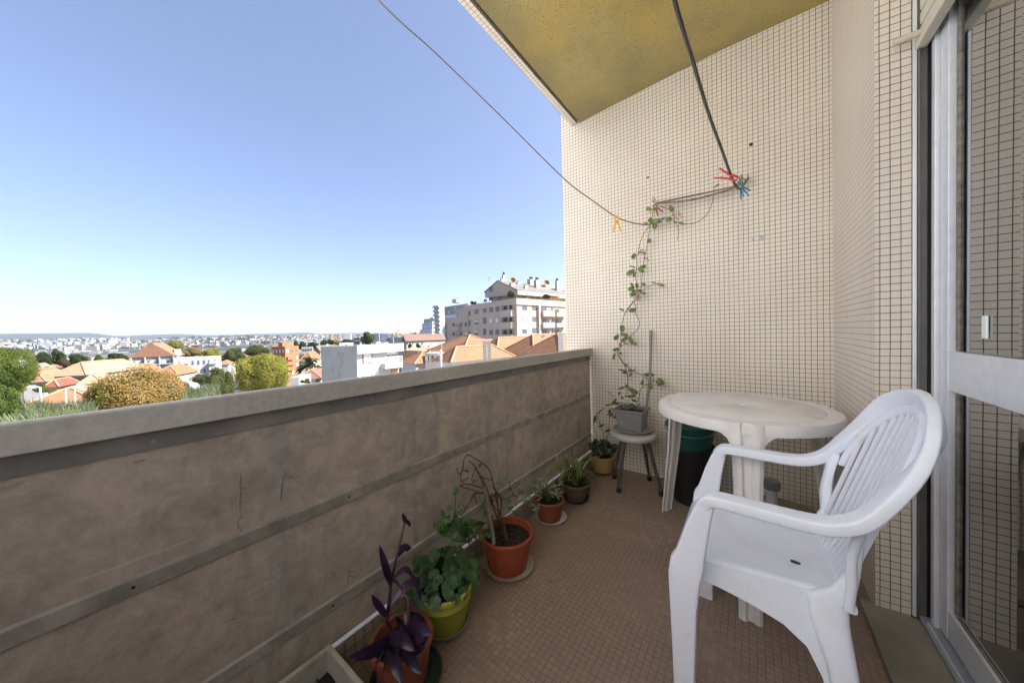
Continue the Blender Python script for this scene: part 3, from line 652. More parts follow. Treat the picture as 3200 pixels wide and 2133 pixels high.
for x, y, s in lv:
    q = Q(x, y, rg.uniform(-1.0, -.90)); sz = s*.26786*q.y/FPX*.85*1.0
    palm(b, q, Vector((rg.uniform(-.2, .8), -1+rg.uniform(-.3, .3), rg.uniform(.1, 1.0))), max(.013, sz*1.02), rg.uniform(0, 6.28), 'cut')
b.build('foliage', G_leaf2, p3, smooth=60)
s_ = MB()
for k in range(16):
    x, y, s = lv[18+k*3]; s_.tube([Q(540, 940, -.95), Q((x+540)/2, y+20, -.95), Q(x, y, -.95)], .0014, 5)
s_.tube([Q(205, 590), Q(190, 760), Q(175, 900)], .0014, 5); s_.tube([Q(820, 440), Q(850, 560), Q(890, 630)], .0012, 5)
s_.build('stems', G_leaf2, p3)
# 4 tradescantia in small terracotta pot
p4 = pot('tradescantia_pot', 'small terracotta pot with trailing white striped leaves', (-.973, 1.632), .088, .062, .125, terra2, lip=.016)
saucer('saucer', 'white saucer under the small terracotta pot', (-.966, 1.637), .092, .018, plastic('white_saucer', (.55, .54, .50), amt=.3))
strp = leaf_mat('striped_leaf', (.09, .14, .06), (.34, .38, .26), scale=60)
b = MB(); s_ = MB()
for k in range(58):
    a = rg.uniform(0, 6.28); r_ = rg.uniform(.01, .085)
    q = Vector((-.985+r_*math.cos(a), 1.62+r_*math.sin(a), .135+rg.uniform(-.02, .10)*(1-r_*5)))
    d = Vector((math.cos(a+rg.uniform(-.8, .8)), math.sin(a+rg.uniform(-.8, .8)), rg.uniform(-.3, .9))).normalized()*rg.uniform(.028, .048)
    leafblade(b, q, q+d*.5+Vector((0, 0, .006)), q+d, rg.uniform(.010, .015), 4, up=(.1, -.3, 1)); 
    if k % 3 == 0: s_.tube([Vector((-.975, 1.63, .10)), q], .0014, 5)
for x, y in ((1150, 440), (1165, 480), (1200, 460), (1410, 450), (1450, 465), (1430, 490), (1000, 650), (960, 640), (1060, 640), (940, 670), (1100, 745), (1150, 770), (1170, 750), (1130, 800), (1030, 690)):
    q = Q(x, y, -.99+.03*rg.random()); d = Vector((rg.uniform(-1, 1), rg.uniform(-1, .5), rg.uniform(-.5, .9))).normalized()*.042; leafblade(b, q-d*.5, q+Vector((0, 0, .005)), q+d*.5, .014, 4)
s_.tube([Q(1180, 755, -.97), Q(1090, 745, -.97), Q(1040, 690, -.98), Q(960, 650, -.99)], .0016, 5); s_.tube([Q(1230, 600, -.97), Q(1180, 520, -.985), Q(1155, 440, -.99)], .0016, 5); s_.tube([Q(1330, 600, -.97), Q(1390, 520, -.98), Q(1440, 470, -.98)], .0016, 5)
b.build('foliage', strp, p4, smooth=60); s_.build('stems', G_leaf2, p4)
# 5 spider plant
p5 = pot('spider_plant_pot', 'spider plant with arching striped leaves in a brown pot', (-.943, 1.920), .096, .066, .120, plastic('dark_brown_pot', (.085, .055, .04), dirt=(.14, .10, .075), amt=.5), lip=.014)
saucer('saucer', 'dark saucer under the spider plant', (-.942, 1.92), .086, .022, plain('black_saucer', (.02, .02, .024), .4))
b = MB(); b2 = MB(); base = Vector((-.943, 1.92, .10))
tips = [((1390, 260), (1200, 440), (1195, 445)), ((1400, 160), (1390, 165), (1375, 330)), ((1560, 120), (1575, 80), (1580, 70)), ((1880, 165), (1990, 230), (2075, 300)), ((1840, 180), (1900, 200), (1960, 215)), ((1560, 450), (1565, 600), (1555, 680)), ((1760, 500), (1770, 640), (1768, 750)), ((1830, 400), (1870, 470), (1870, 520)), ((1880, 510), (1940, 600), (1932, 700)),
        ((1420, 300), (1300, 330), (1200, 450)), ((1480, 330), (1340, 300), (1300, 350)), ((1620, 380), (1610, 450), (1615, 500)), ((1780, 340), (1830, 390), (1870, 520)), ((1550, 180), (1480, 200), (1420, 250)), ((1700, 240), (1720, 280), (1720, 340)), ((1530, 250), (1440, 400), (1400, 470)), ((1650, 230), (1700, 180), (1790, 150)), ((1500, 540), (1460, 590), (1450, 610)), ((1740, 420), (1780, 400), (1800, 410)), ((1690, 330), (1760, 350), (1830, 360)), ((1590, 300), (1560, 380), (1560, 440)), ((1600, 200), (1620, 210), (1650, 260)), ((1710, 450), (1740, 520), (1760, 600)), ((1640, 300), (1650, 340), (1660, 420)), ((1560, 330), (1520, 420), (1510, 460)), ((1450, 290), (1440, 350), (1410, 420))]
for i, (m1, m2, t_) in enumerate(tips):
    X = -.95+.05*math.sin(i*2.1); q1 = Q(*m1, X-.005); q2 = Q(*m2, X+.01); q3 = Q(*t_, X+.012)
    P5 = cat_rom([base+Vector((rg.uniform(-.012, .012), rg.uniform(-.012, .012), 0)), Q((m1[0]+1610)/2, (m1[1]+330)/2-10, X), q1, q2, q3], 4); n = len(P5)-1
    for half, bb, off in ((1, b, 0), (.42, b2, .0012)):
        rows = []
        for k, p in enumerate(P5):
            t = k/n; p = Vector(p); d = (Vector(P5[min(k+1, n)])-Vector(P5[max(k-1, 0)])).normalized(); s = d.cross(Vector((.1, -.8, .6))).normalized(); nn = s.cross(d); ww = .0088*half*(1-t**3)*(1 if t > .05 else .7)
            i_ = len(bb.v); bb.v += [tuple(p-s*ww+nn*(ww*.25+off)), tuple(p+nn*off), tuple(p+s*ww+nn*(ww*.25+off))]; rows.append(i_)
        for k in range(n): a, c = rows[k], rows[k+1]; bb.f += [(a, a+1, c+1, c), (a+1, a+2, c+2, c+1)]
b.build('foliage', leaf_mat('spider_leaf', (.05, .11, .02), (.09, .17, .03)), p5, smooth=60); b2.build('leaf_stripe', leaf_mat('spider_stripe', (.36, .38, .16), (.44, .46, .22)), p5, smooth=60)
# 6 dark plant in the corner
p6 = pot('corner_plant_pot', 'cream and orange pot in the dark corner behind the stool', (-.955, 2.42), .096, .07, .135, plastic('cream_orange_pot', (.40, .27, .12), dirt=(.35, .14, .04), amt=.6), lip=.018)
saucer('saucer', 'brown saucer under the corner pot', (-.955, 2.42), .088, .018, plain('brown_saucer', (.10, .07, .05), .6))
b = MB(); s_ = MB()
for k in range(44):
    a = rg.uniform(0, 6.28); r_ = rg.uniform(.02, .10); q = Vector((-.95+r_*math.cos(a), 2.41+r_*math.sin(a)*.9, .15+rg.uniform(0, .09)*(1-r_*4)))
    palm(b, q, Vector((rg.uniform(-.3, .6), -1, rg.uniform(.3, 1.2))), rg.uniform(.018, .03), rg.uniform(0, 6.28), 'round')
b.build('foliage', leaf_mat('dark_leaf', (.008, .02, .008), (.02, .045, .016)), p6, smooth=60)
for pts in (((-.95, 2.42, .12), (-1.0, 2.40, .30), (-1.0, 2.38, .42), (-.93, 2.36, .50)), ((-.94, 2.42, .12), (-.93, 2.40, .28), (-.96, 2.36, .44), (-.90, 2.34, .52)), ((-.95, 2.40, .12), (-.98, 2.36, .25), (-1.04, 2.34, .34)), ((-.93, 2.40, .14), (-.88, 2.36, .33), (-.86, 2.34, .47), (-.84, 2.33, .52))):
    s_.tube([Vector(v) for v in cat_rom(pts, 5)], .0022, 6)
s_.build('dry_stems', br, p6)
b = MB()
for x, y in ((1905, 1290), (1925, 1300), (1880, 1330), (1900, 1345), (1860, 1310), (1875, 1380)):
    q = py_(x, y, 2.36); d = Vector((rg.uniform(-1, 1), 0, rg.uniform(-1, .2))).normalized()*.06; leafblade(b, q-d*.5, q, q+d*.5, .022, 6)
b.build('foliage', leaf_mat('olive_leaf', (.06, .08, .02), (.11, .14, .04)), p6, smooth=60)
# 7 long planter
pl_ = thing('rectangular_planter', 'empty weathered grey rectangular planter with weeds at the bottom edge', 'planter', (-.96, .24, 0))
X0, X1, Y0, Y1, ZT = -1.062, -.862, .02, .442, .150
b = MB(); wl = .015
def ring(x0, x1, y0, y1, z): return [(x0, y0, z), (x1, y0, z), (x1, y1, z), (x0, y1, z)]
L_ = [ring(X0+.03, X1-.03, Y0+.03, Y1-.03, 0), ring(X0+.008, X1-.008, Y0+.008, Y1-.008, ZT-.022), ring(X0, X1, Y0, Y1, ZT-.020), ring(X0, X1, Y0, Y1, ZT), ring(X0+wl, X1-wl, Y0+wl, Y1-wl, ZT), ring(X0+wl+.004, X1-wl-.004, Y0+wl+.004, Y1-wl-.004, .085)]
for r_ in L_: b.v += r_
for k in range(len(L_)-1):
    for j in range(4): b.f.append((k*4+j, k*4+(j+1) % 4, k*4+4+(j+1) % 4, k*4+4+j))
b.f.append((3, 2, 1, 0)); b.build('trough', plastic('weathered_planter', (.42, .39, .33), dirt=(.20, .17, .13), amt=.7, rough=.6), pl_, bevel=.004)
b = MB(); NX, NY = 20, 36
for i in range(NX+1):
    for j in range(NY+1):
        x = X0+.02+(X1-X0-.04)*i/NX; y = Y0+.02+(Y1-Y0-.04)*j/NY; b.v.append((x, y, .088+.012*noise.noise(Vector((x*25, y*25, 1)))+.018*noise.noise(Vector((x*9, y*9, 4)))))
for i in range(NX):
    for j in range(NY): a = i*(NY+1)+j; b.f.append((a, a+NY+1, a+NY+2, a+1))
b.build('soil', M['soil'], pl_, smooth=180)
b = MB()
for k in range(420):
    x = rg.uniform(X0+.03, X1-.03); y = rg.uniform(.22, Y1-.05); q = Vector((x, y, .095)); d = Vector((rg.uniform(-1, 1), rg.uniform(-1, 1), rg.uniform(.2, 1.2))).normalized()*rg.uniform(.008, .022); leafblade(b, q, q+d*.5, q+d, .003, 2)
b.build('weeds', leaf_mat('moss_weed', (.05, .06, .025), (.12, .11, .07)), pl_)

# potted vine on the stool
vp = thing('potted_vine', 'square grey pot on the stool with a wax vine climbing up the wall', 'potted plant', (-.69, 2.34, .39))
gp = plastic('grey_square_pot', (.20, .20, .20), dirt=(.34, .32, .29), amt=.7, rough=.6); b = MB()
z0, z1 = .3925, .535
A = [ring(-.765, -.622, 2.285, 2.41, z0), ring(-.808, -.612, 2.272, 2.452, z1-.016), ring(-.816, -.604, 2.264, 2.460, z1-.014), ring(-.816, -.604, 2.264, 2.460, z1), ring(-.808, -.612, 2.272, 2.452, z1), ring(-.80, -.618, 2.28, 2.446, z1-.03)]
for r_ in A: b.v += r_
for k in range(5):
    for j in range(4): b.f.append((k*4+j, k*4+(j+1) % 4, k*4+4+(j+1) % 4, k*4+4+j))
b.f.append((3, 2, 1, 0)); b.build('pot', gp, vp, bevel=.006)
b = MB(); b.box((-.799, 2.281, z1-.032), (-.619, 2.445, z1-.026)); b.build('soil', M['soil'], vp)
b = MB(); cv4 = lambda x, y, Y=2.50: py_(1750+x*.3189, 500+y*.3189, Y); cv9 = lambda x, y, Y=2.50: py_(1750+x*.2551, 900+y*.2551, Y)
V1 = [(880, 640), (835, 700), (800, 770), (775, 850), (765, 920), (750, 960), (755, 1020), (745, 1080), (740, 1150), (750, 1210), (745, 1260), (765, 1330), (720, 1390), (660, 1470), (632, 1510)]
V2 = [(915, 500), (900, 570), (883, 640), (860, 800), (830, 950), (815, 1050), (800, 1180), (795, 1260), (770, 1340)]
V3 = [(940, 430), (1000, 460), (1060, 480), (1105, 515)]; V4 = [(1100, 590), (1160, 610), (1220, 625), (1330, 615), (1450, 520), (1500, 380), (1510, 270), (1540, 255)]
V5 = [(1145, 630), (1160, 700), (1148, 790)]; V6 = [(770, 1320), (830, 1260), (930, 1215), (955, 1212)]; V7 = [(820, 875), (790, 885), (765, 925)]; V8 = [(870, 985), (850, 962), (828, 968)]
for Vv, r in ((V1, .0021), (V2, .0021), (V3, .0018), (V4, .0018), (V5, .0014), (V6, .0017), (V7, .003), (V8, .003)):
    b.tube([Vector(v) for v in cat_rom([cv4(*p, 2.50-.01*math.sin(i)) for i, p in enumerate(Vv)], 5)], r, 6)
W = [[(905, 150), (800, 300), (760, 440), (745, 560), (745, 670), (720, 740), (700, 790), (760, 900), (800, 960), (820, 1030), (828, 1150), (822, 1300)], [(905, 165), (930, 230), (925, 300), (970, 400), (960, 490), (880, 570), (800, 640), (745, 680)], [(705, 800), (800, 940), (900, 1010), (1010, 1070), (1060, 1110), (1160, 1125)], [(1160, 1125), (1000, 1220), (980, 1290), (960, 1370), (950, 1440)], [(740, 710), (800, 685), (880, 690), (930, 680)], [(580, 1260), (660, 1330)], [(640, 1460), (600, 1520), (570, 1560)]]
for k, Wv in enumerate(W):
    Yf = (lambda i, n: 2.49) if k != 3 else (lambda i, n: 2.49-.08*i/n)
    b.tube([Vector(v) for v in cat_rom([cv9(*p, Yf(i, len(Wv)-1) - (.10*max(0, (p[1]-1000)/300) if k == 0 else 0)) for i, p in enumerate(Wv)], 5)], .0024, 6)
rg2 = random.Random(12)
for k in range(26):
    q = Vector((rg2.uniform(-.78, -.64), rg2.uniform(2.29, 2.43), z1-.03)); b.tube([q, q+Vector((rg2.uniform(-.03, .03), rg2.uniform(-.02, .02), rg2.uniform(.02, .05))), q+Vector((rg2.uniform(-.06, .06), rg2.uniform(-.03, .03), rg2.uniform(.01, .07)))], .0018, 5)
b.build('stems', leaf_mat('vine_stem', (.05, .04, .025), (.10, .075, .05), trans=0), vp, smooth=60)
hoya = leaf_mat('hoya_leaf', (.10, .15, .045), (.19, .24, .085), rough=.4, scale=25)
HL4 = [(873, 480, 60, 38, 15), (935, 478, 60, 32, -10), (1092, 475, 62, 42, 50), (890, 595, 58, 50, 60), (950, 598, 100, 45, 8), (928, 648, 65, 50, 90), (845, 622, 50, 20, 5), (1070, 582, 60, 45, -20), (875, 792, 50, 35, -50), (815, 908, 60, 18, 8), (724, 940, 60, 40, -60), (712, 1045, 60, 18, 20), (805, 1052, 95, 35, -25), (800, 1085, 60, 25, 10), (693, 1100, 95, 45, -35), (727, 1118, 55, 22, -70), (818, 1217, 50, 32, 15), (988, 1222, 85, 32, 15), (920, 1200, 45, 14, 5), (705, 1220, 45, 25, 60), (755, 1230, 50, 35, 75), (700, 1258, 70, 40, -30), (775, 1280, 55, 30, 15), (728, 1300, 60, 45, 70), (812, 1303, 65, 28, 5), (702, 1320, 45, 40, 0), (605, 1465, 60, 22, 25), (712, 1470, 80, 42, -15), (1540, 248, 55, 18, -35), (1185, 618, 60, 22, 15), (1130, 610, 40, 20, 20)]
HL9 = [(763, 497, 85, 60, 90), (692, 600, 85, 50, -50), (788, 570, 105, 45, 5), (792, 622, 95, 45, -38), (870, 640, 95, 50, 70), (920, 680, 50, 35, 50), (795, 665, 45, 20, 40), (680, 750, 70, 40, -30), (735, 797, 55, 28, 25), (662, 830, 90, 32, -75), (715, 750, 50, 28, 40), (745, 998, 80, 22, 0), (790, 1025, 50, 50, 60), (815, 940, 45, 20, -40), (868, 1010, 75, 32, 10), (866, 1055, 55, 25, -70), (918, 985, 50, 14, -60), (1095, 1060, 140, 55, 0), (1240, 1145, 105, 60, 45), (1205, 1165, 90, 35, 50), (1110, 1200, 90, 55, 85), (1010, 1145, 90, 35, -75), (755, 1222, 90, 30, -15), (820, 1200, 60, 50, 30), (900, 1260, 130, 65, 25), (880, 1320, 110, 45, -12), (730, 1285, 50, 30, -60), (668, 1385, 95, 40, -55), (700, 1405, 90, 35, -5), (600, 1425, 100, 25, -15), (885, 1425, 55, 40, 20), (820, 1320, 60, 25, 5), (910, 1375, 80, 35, 20), (625, 1545, 75, 60, 20), (760, 1340, 60, 25, 20)]
b = MB()
for L_, f_, s9 in ((HL4, cv4, .3189), (HL9, cv9, .2551)):
    for x, y, l, w_, a in L_:
        Yb = 2.475+rg2.uniform(-.02, .02)-(.13 if (f_ is cv9 and y > 1180) else 0)
        ca, sa = math.cos(R(a)), math.sin(R(a)); d1 = (-1, 1)
        A0 = f_(x-ca*l/2, y-sa*l/2, Yb+.01); A1 = f_(x, y, Yb-.008); A2 = f_(x+ca*l/2, y+sa*l/2, Yb+.006)
        wid = (f_(x-sa*w_/2, y+ca*w_/2, Yb)-f_(x+sa*w_/2, y-ca*w_/2, Yb)).length
        leafblade(b, A0, A1, A2, wid*1.05, 8, up=-ray(1750+x*s9, 700), fold=rg2.uniform(.1, .4), prof=lambda t: math.sin(math.pi*min(1, .03+.97*t**.85))**.62)
b.build('foliage', hoya, vp, smooth=70)
flm = plain('wax_flower', (.42, .25, .22), .6, .5, 400)
for (x, y, r_) in ((1145, 548, 50), (755, 1352, 34)):
    b = MB()
    for k in range(60):
        a = rg2.uniform(0, 6.28); rr = r_*math.sqrt(rg2.random()); q = cv4(x+rr*math.cos(a), y+rr*math.sin(a)*.8, 2.45+rg2.uniform(0, .02)); b.lathe([(0, -.0035), (.0042, 0), (0, .0035)], q, 6)
    b.build('flower', flm, vp)
b = MB(); pts = [py_(*p, Y) for p, Y in (((2026, 1260), 2.42), ((2031, 1180), 2.45), ((2033, 1030), 2.50))]; pts = [Vector((-.625, 2.43, z1-.03)), pts[1], py_(2034, 1032, 2.52)]
b.tube(pts, .0095, 10); b.build('cane', plain('grey_bamboo', (.22, .20, .20), .6, .2, 60), vp, smooth=60)

# ------------------------------------------------------------------ things under the table
t = thing('parasol_base', 'round concrete parasol base with grey tube and knob behind the chair', 'parasol base', (.085, 2.29, 0))
b = MB(); b.lathe([(.225, 0), (.24, .012), (.24, .035), (.225, .05), (.12, .062), (.0, .066)], (.10, 2.295, 0), 56); b.build('plate', plain('base_concrete', (.30, .27, .22), .8, .2, 12, bump=.2), t, smooth=40)
b = MB(); b.lathe([(.046, .060), (.036, .075), (.027, .13), (.025, .185), (.0, .185)], (.072, 2.285, 0), 32); b.build('tube', plastic('base_tube', (.42, .43, .45), amt=.4), t, smooth=50)
b = MB()
for k in range(18):
    a = 2*math.pi*k/18; b.tube([(.072+.035*math.cos(a), 2.285+.035*math.sin(a), .193), (.072+.035*math.cos(a), 2.285+.035*math.sin(a), .232)], .0045, 6)
b.lathe([(.031, .188), (.036, .190), (.036, .234), (.030, .238), (.0, .236)], (.072, 2.285, 0), 36); b.build('knob', plain('knob_grey', (.16, .17, .18), .5, .2, 60), t)
t = thing('waste_bin', 'tall black plastic bin behind the left table leg', 'bin', (-.325, 2.325, 0)); bk = plain('black_bin_plastic', (.010, .010, .012), .4, .2)
b = MB(); b.lathe([(.108, 0), (.130, .338), (.137, .340), (.138, .348), (.134, .352), (.129, .348), (.105, .01), (0, .01)], (-.325, 2.325, 0), 48); b.build('body', bk, t, smooth=40)
t = thing('bucket', 'dark green plastic bucket standing in the black bin', 'bucket', (-.33, 2.318, .2)); gb = plastic('dark_green_plastic', (.006, .075, .055), dirt=(.02, .09, .07), amt=.3)
b = MB(); b.lathe([(.085, .20), (.118, .36), (.135, .470), (.143, .474), (.146, .484), (.142, .492), (.132, .488), (.128, .468), (.082, .21), (0, .21)], (-.33, 2.318, 0), 48); b.build('body', gb, t, smooth=40)
b = MB(); a0 = [(-.33+.14*math.cos(a), 2.318+.14*math.sin(a)-.0, .480-.0) for a in (R(180),)]
b.tube([(-.33+.1475*math.cos(a), 2.318+.1475*math.sin(a), .470-.03*math.sin((a-R(180))*1)) for a in [R(180+180*k/16) for k in range(17)]], .003, 8); b.build('handle', plain('bucket_wire', (.25, .3, .3), .4, .1, metal=.5), t)
t = thing('small_pot', 'small black pot with yellowish rim on the floor beside the bin', 'pot', (-.19, 2.12, 0))
b = MB(); b.lathe([(.055, 0), (.078, .112), (.082, .113)], (-.19, 2.135, 0), 40); b.lathe([(.076, .112), (.050, .012), (0, .012)], (-.19, 2.135, 0), 40); b.build('body', bk, t, smooth=40)
b = MB(); b.lathe([(.076, .112), (.084, .112), (.085, .120), (.082, .123), (.077, .121), (.076, .112)], (-.19, 2.135, 0), 40); b.f = [f for f in b.f if len(f) == 4]; b.build('rim', plain('yellow_rim', (.40, .38, .22), .5), t, smooth=50)

# ------------------------------------------------------------------ clothes lines, pegs, wall fittings
def rope(lab, pts, r, grp='clothes lines across the balcony'):
    b = MB(); b.tube([Vector(v) for v in cat_rom(pts, 8)], r, 10); return tag(b.build('clothesline', M['rope'], smooth=70), lab, 'clothesline', grp)
r1 = [py_(x*1.3605, y*1.3605, Y) for x, y, Y in ((560, -330, .62), (868, 0, 1.05), (1000, 122, 1.35), (1150, 267, 1.72), (1295, 410, 2.08), (1360, 460, 2.22), (1412, 496, 2.33), (1450, 511, 2.41), (1486, 516, 2.49), (1500, 512, 2.53))]
rope('long cord sagging from upper left down to the vine on the wall', r1, .0038)
r2 = [py_(x*1.3605, y*1.3605, Y) for x, y, Y in ((1490, -260, .50), (1549, 0, .75), (1588, 130, .95), (1628, 262, 1.22), (1660, 350, 1.45), (1678, 400, 1.62), (1694, 432, 1.85), (1708, 425, 2.25), (1716, 412, 2.53))]
rope('thick grey cord coming from above down to the clothes pegs', r2, .0048)
t = thing('cord_bundle', 'bundle of brown cords stretched between two hooks on the tiled wall', 'cords', (-.3, 2.5, 2))
b = MB(); rg3 = random.Random(2)
for k in range(6):
    y0 = 2.49-.006*k; sag = (0, 1, 2, 3, 9, 13)[k]
    pts = [py_((1508+rg3.uniform(-2, 2))*1.3605, (465+k*.7)*1.3605, y0), py_(1600*1.3605, (446+sag+rg3.uniform(-1, 1))*1.3605, y0), py_((1700)*1.3605, (424+k*.8)*1.3605, y0)]
    b.tube([Vector(v) for v in cat_rom(pts, 8)], .0026, 6)
for k in range(12):
    q = py_((1700+rg3.uniform(-8, 10))*1.3605, (417+rg3.uniform(-6, 8))*1.3605, 2.50); b.tube([q, q+Vector((rg3.uniform(-.02, .02), -.01, rg3.uniform(-.02, .02))), q+Vector((rg3.uniform(-.03, .03), 0, rg3.uniform(-.02, .02)))], .0026, 6)
b.tube([py_(1507*1.3605, 462*1.3605, 2.49), py_(1500*1.3605, 452*1.3605, 2.50)], .003, 6)
b.build('cords', leaf_mat('brown_cord', (.12, .07, .06), (.28, .22, .19), trans=0, scale=60), t, smooth=60)
hkm = plain('old_hook', (.2, .17, .14), .5, metal=.6)
for x, y in ((1718, 411), (1704, 411), (1503, 466)):
    b = MB(); q = py_(x*1.3605, y*1.3605, D-.001); b.tube([q, q+Vector((0, -.045, .0)), q+Vector((0, -.05, .012))], .003, 8); b.build('hook', hkm, t)
def peg(lab, px1, px2, Y, m, L=None, open_=.11, roll=0):
    A0 = py_(px1[0], px1[1], Y); A1 = py_(px2[0], px2[1], Y); d = (A1-A0).normalized(); L = (A1-A0).length
    view = (A0-O).normalized(); s = d.cross(view).normalized(); nv = s.cross(d)
    t = thing('clothes_peg', lab, 'clothes peg', tuple(A0), 'clothes pegs on the cords')
    for sg in (-1, 1):
        b = MB(); ax = A0+d*L*.42
        F = [(0, .0035), (.05, .010), (.16, .0115), (.30, .011), (.42, .0095), (.60, .013), (1.0, .020), (1.0, .0145), (.60, .0055), (.42, .0005), (.28, .0015), (.20, .0045), (.12, .003), (.03, .0003)]
        k_ = L/.078
        b.prism([A0+d*(u*L)+s*sg*(v*k_)-nv*.005*k_ for u, v in F], nv*.010*k_)
        b.build('jaw', m, t, bevel=.0008)
    b = MB(); c_ = A0+d*L*.40; b.tube([c_-nv*.0075*k_, c_+nv*.0075*k_], .0035*k_, 10); b.tube([c_-nv*.0072*k_, c_+d*.012*k_+s*.007*k_-nv*.0072*k_], .0008, 5); b.build('spring', plain('peg_spring', (.3, .3, .3), .3, metal=.9), t)
pm = lambda n, c: plastic(n, c, dirt=tuple(x*.7 for x in c), amt=.2, rough=.35)
peg('yellow clothes peg hanging on the sagging cord', (1926, 673), (1928, 724), 2.30, pm('peg_yellow', (.75, .40, .02)))
peg('large red clothes peg clipped across the thick cord', (2305, 560), (2240, 541), 1.62, pm('peg_red', (.50, .015, .015)))
peg('green clothes peg hanging at the end of the thick cord', (2302, 572), (2334, 604), 1.95, pm('peg_green', (.02, .16, .09)))
peg('blue clothes peg hanging below the green one', (2312, 576), (2328, 618), 2.15, pm('peg_blue', (.01, .16, .50)))
peg('brown clothes peg beside the left hook of the cords', (2043, 639), (2064, 668), 2.45, pm('peg_brown', (.22, .06, .03)))
peg('dark teal clothes peg among the vine leaves', (2082, 680), (2055, 691), 2.45, pm('peg_teal', (.03, .08, .10)))
b = MB(); q = py_(1938, 1078, 2.46); b.tube([q+Vector((0, 0, .02)), q, q+Vector((.003, 0, -.018))], [.008, .012, .007], 8); tag(b.build('plant_clip', plastic('clip_red', (.40, .05, .03), amt=.5)), 'small red clip holding the vine above the stool', 'clip')
# drill holes, screw and filler marks in the wall
def mark(x, y, r, m, lab, name='wall_plug'):
    q = py_(x, y, D); b = MB(); b.tube([q+Vector((0, -.004, 0)), q+Vector((0, .004, 0))], r, 12); return tag(b.build(name, m), lab, 'wall plug', 'old plugs in the tiled wall')
mark(2347, 452, .010, M['black'], 'rusty wall plug high on the tiled wall, right of the cord')
mark(2025, 555, .007, M['black'], 'small dark plug in the wall above the left hook')
mark(2382, 744, .016, plain('filler', (.42, .42, .43), .8, .35, 150), 'large grey filled hole on the blank tiled wall')
mark(2354, 749, .009, plain('filler2', (.40, .40, .41), .8, .35, 150), 'small grey filled hole beside the large one')

# dry bits on the floor
rg4 = random.Random(8); b = MB()
for k in range(70):
    y = rg4.uniform(.5, 2.45); x = -1.06+abs(rg4.gauss(0, .16)); q = Vector((x, y, .003)); a = rg4.uniform(0, 6.28); l = rg4.uniform(.004, .014); d = Vector((math.cos(a), math.sin(a), 0))*l; leafblade(b, q, q+d*.5+Vector((0, 0, rg4.uniform(.001, .005))), q+d, l*.45, 4)
tag(b.build('leaf_litter', leaf_mat('dry_leaf', (.10, .06, .03), (.25, .17, .10), trans=0)), 'dry leaf crumbs lying on the floor around the pots', 'leaf litter', kind='stuff')
# ------------------------------------------------------------------ the town below
c1 = lambda x, y: (x*.2975, 1000+y*.2975)
c2 = lambda x, y: (600+x*.2975, 1000+y*.2975)
c3 = lambda x, y: (1250+x*.255, 820+y*.255)
r3 = lambda x, y: (1230+x*.1148, 1000+y*.1148)
r4 = lambda x, y: (1330+x*.19125, 850+y*.19125)
E1 = Vector((-.98, .19)).normalized(); E2 = Vector((.19, .98)).normalized()      # street grid of the town
def dirs(q, k=0):
    d = Vector((q.x, q.y)).normalized()
    if abs(d.dot(E1)) < .955: return E1, E2
    a = R(k); db = Vector((d.x*math.cos(a)-d.y*math.sin(a), d.x*math.sin(a)+d.y*math.cos(a))); return Vector((-db.y, db.x)), db
def gz(x, y):
    r = math.hypot(x, y)
    for (r0, z0), (r1, z1) in zip(G_, G_[1:]):
        if r <= r1: return z0+(z1-z0)*max(0, (r-r0)/(r1-r0))
    return G_[-1][1]
G_ = [(0, -17), (60, -17), (200, -19), (500, -26), (1200, -38), (2200, -30), (3000, 0), (4200, 38), (5200, 25), (7000, 10)]
class Face:
    def __init__(s, P0, d, out): s.P = Vector(P0); s.d = Vector(d).normalized(); n = Vector((-s.d.y, s.d.x)); s.n = n if n.dot(Vector(out)) > 0 else -n
    def at(s, px, py):
        d = ray(px, py); # O + k d = P + t dir
        den = d.x*s.d.y-d.y*s.d.x; k = (s.P.x*s.d.y-s.P.y*s.d.x)/den
        q = O+d*k; return (Vector((q.x, q.y))-s.P).dot(s.d), q.z
    def p(s, t, z, off=0): q = s.P+s.d*t+s.n*off; return Vector((q.x, q.y, z))
    def slab(s, b, t0, t1, z0, z1, o0, o1):
        b.prism([s.p(t0, z0, o0), s.p(t1, z0, o0), s.p(t1, z1, o0), s.p(t0, z1, o0)], (s.n.x*(o1-o0), s.n.y*(o1-o0), 0))
    def rect(s, f, r): (t0, z1), (t1, z0) = s.at(*f(r[0], r[1])), s.at(*f(r[2], r[3])); return min(t0, t1), max(t0, t1), min(z0, z1), max(z0, z1)
def corner(px, py, dist): q = pd(px, py, dist); return Vector((q.x, q.y))
def body(P, dirs, z0, z1, name, m, parent):
    (da, la), (db, lb) = dirs; a = P; b_ = P+da*la; c = b_+db*lb; d = P+db*lb; b = MB(); b.prism([(q.x, q.y, z0) for q in (a, b_, c, d)], (0, 0, z1-z0)); return b.build(name, m, parent)
fr_d = plain('window_frame_dark', (.035, .03, .03), .5, .1); pane_m = plain('window_pane_town', (.10, .12, .14), .15, .4, 1.2); fr_w = plain('window_frame_white', (.7, .7, .7), .5, .05); blind = plain('blind_white', (.62, .6, .56), .6, .08)
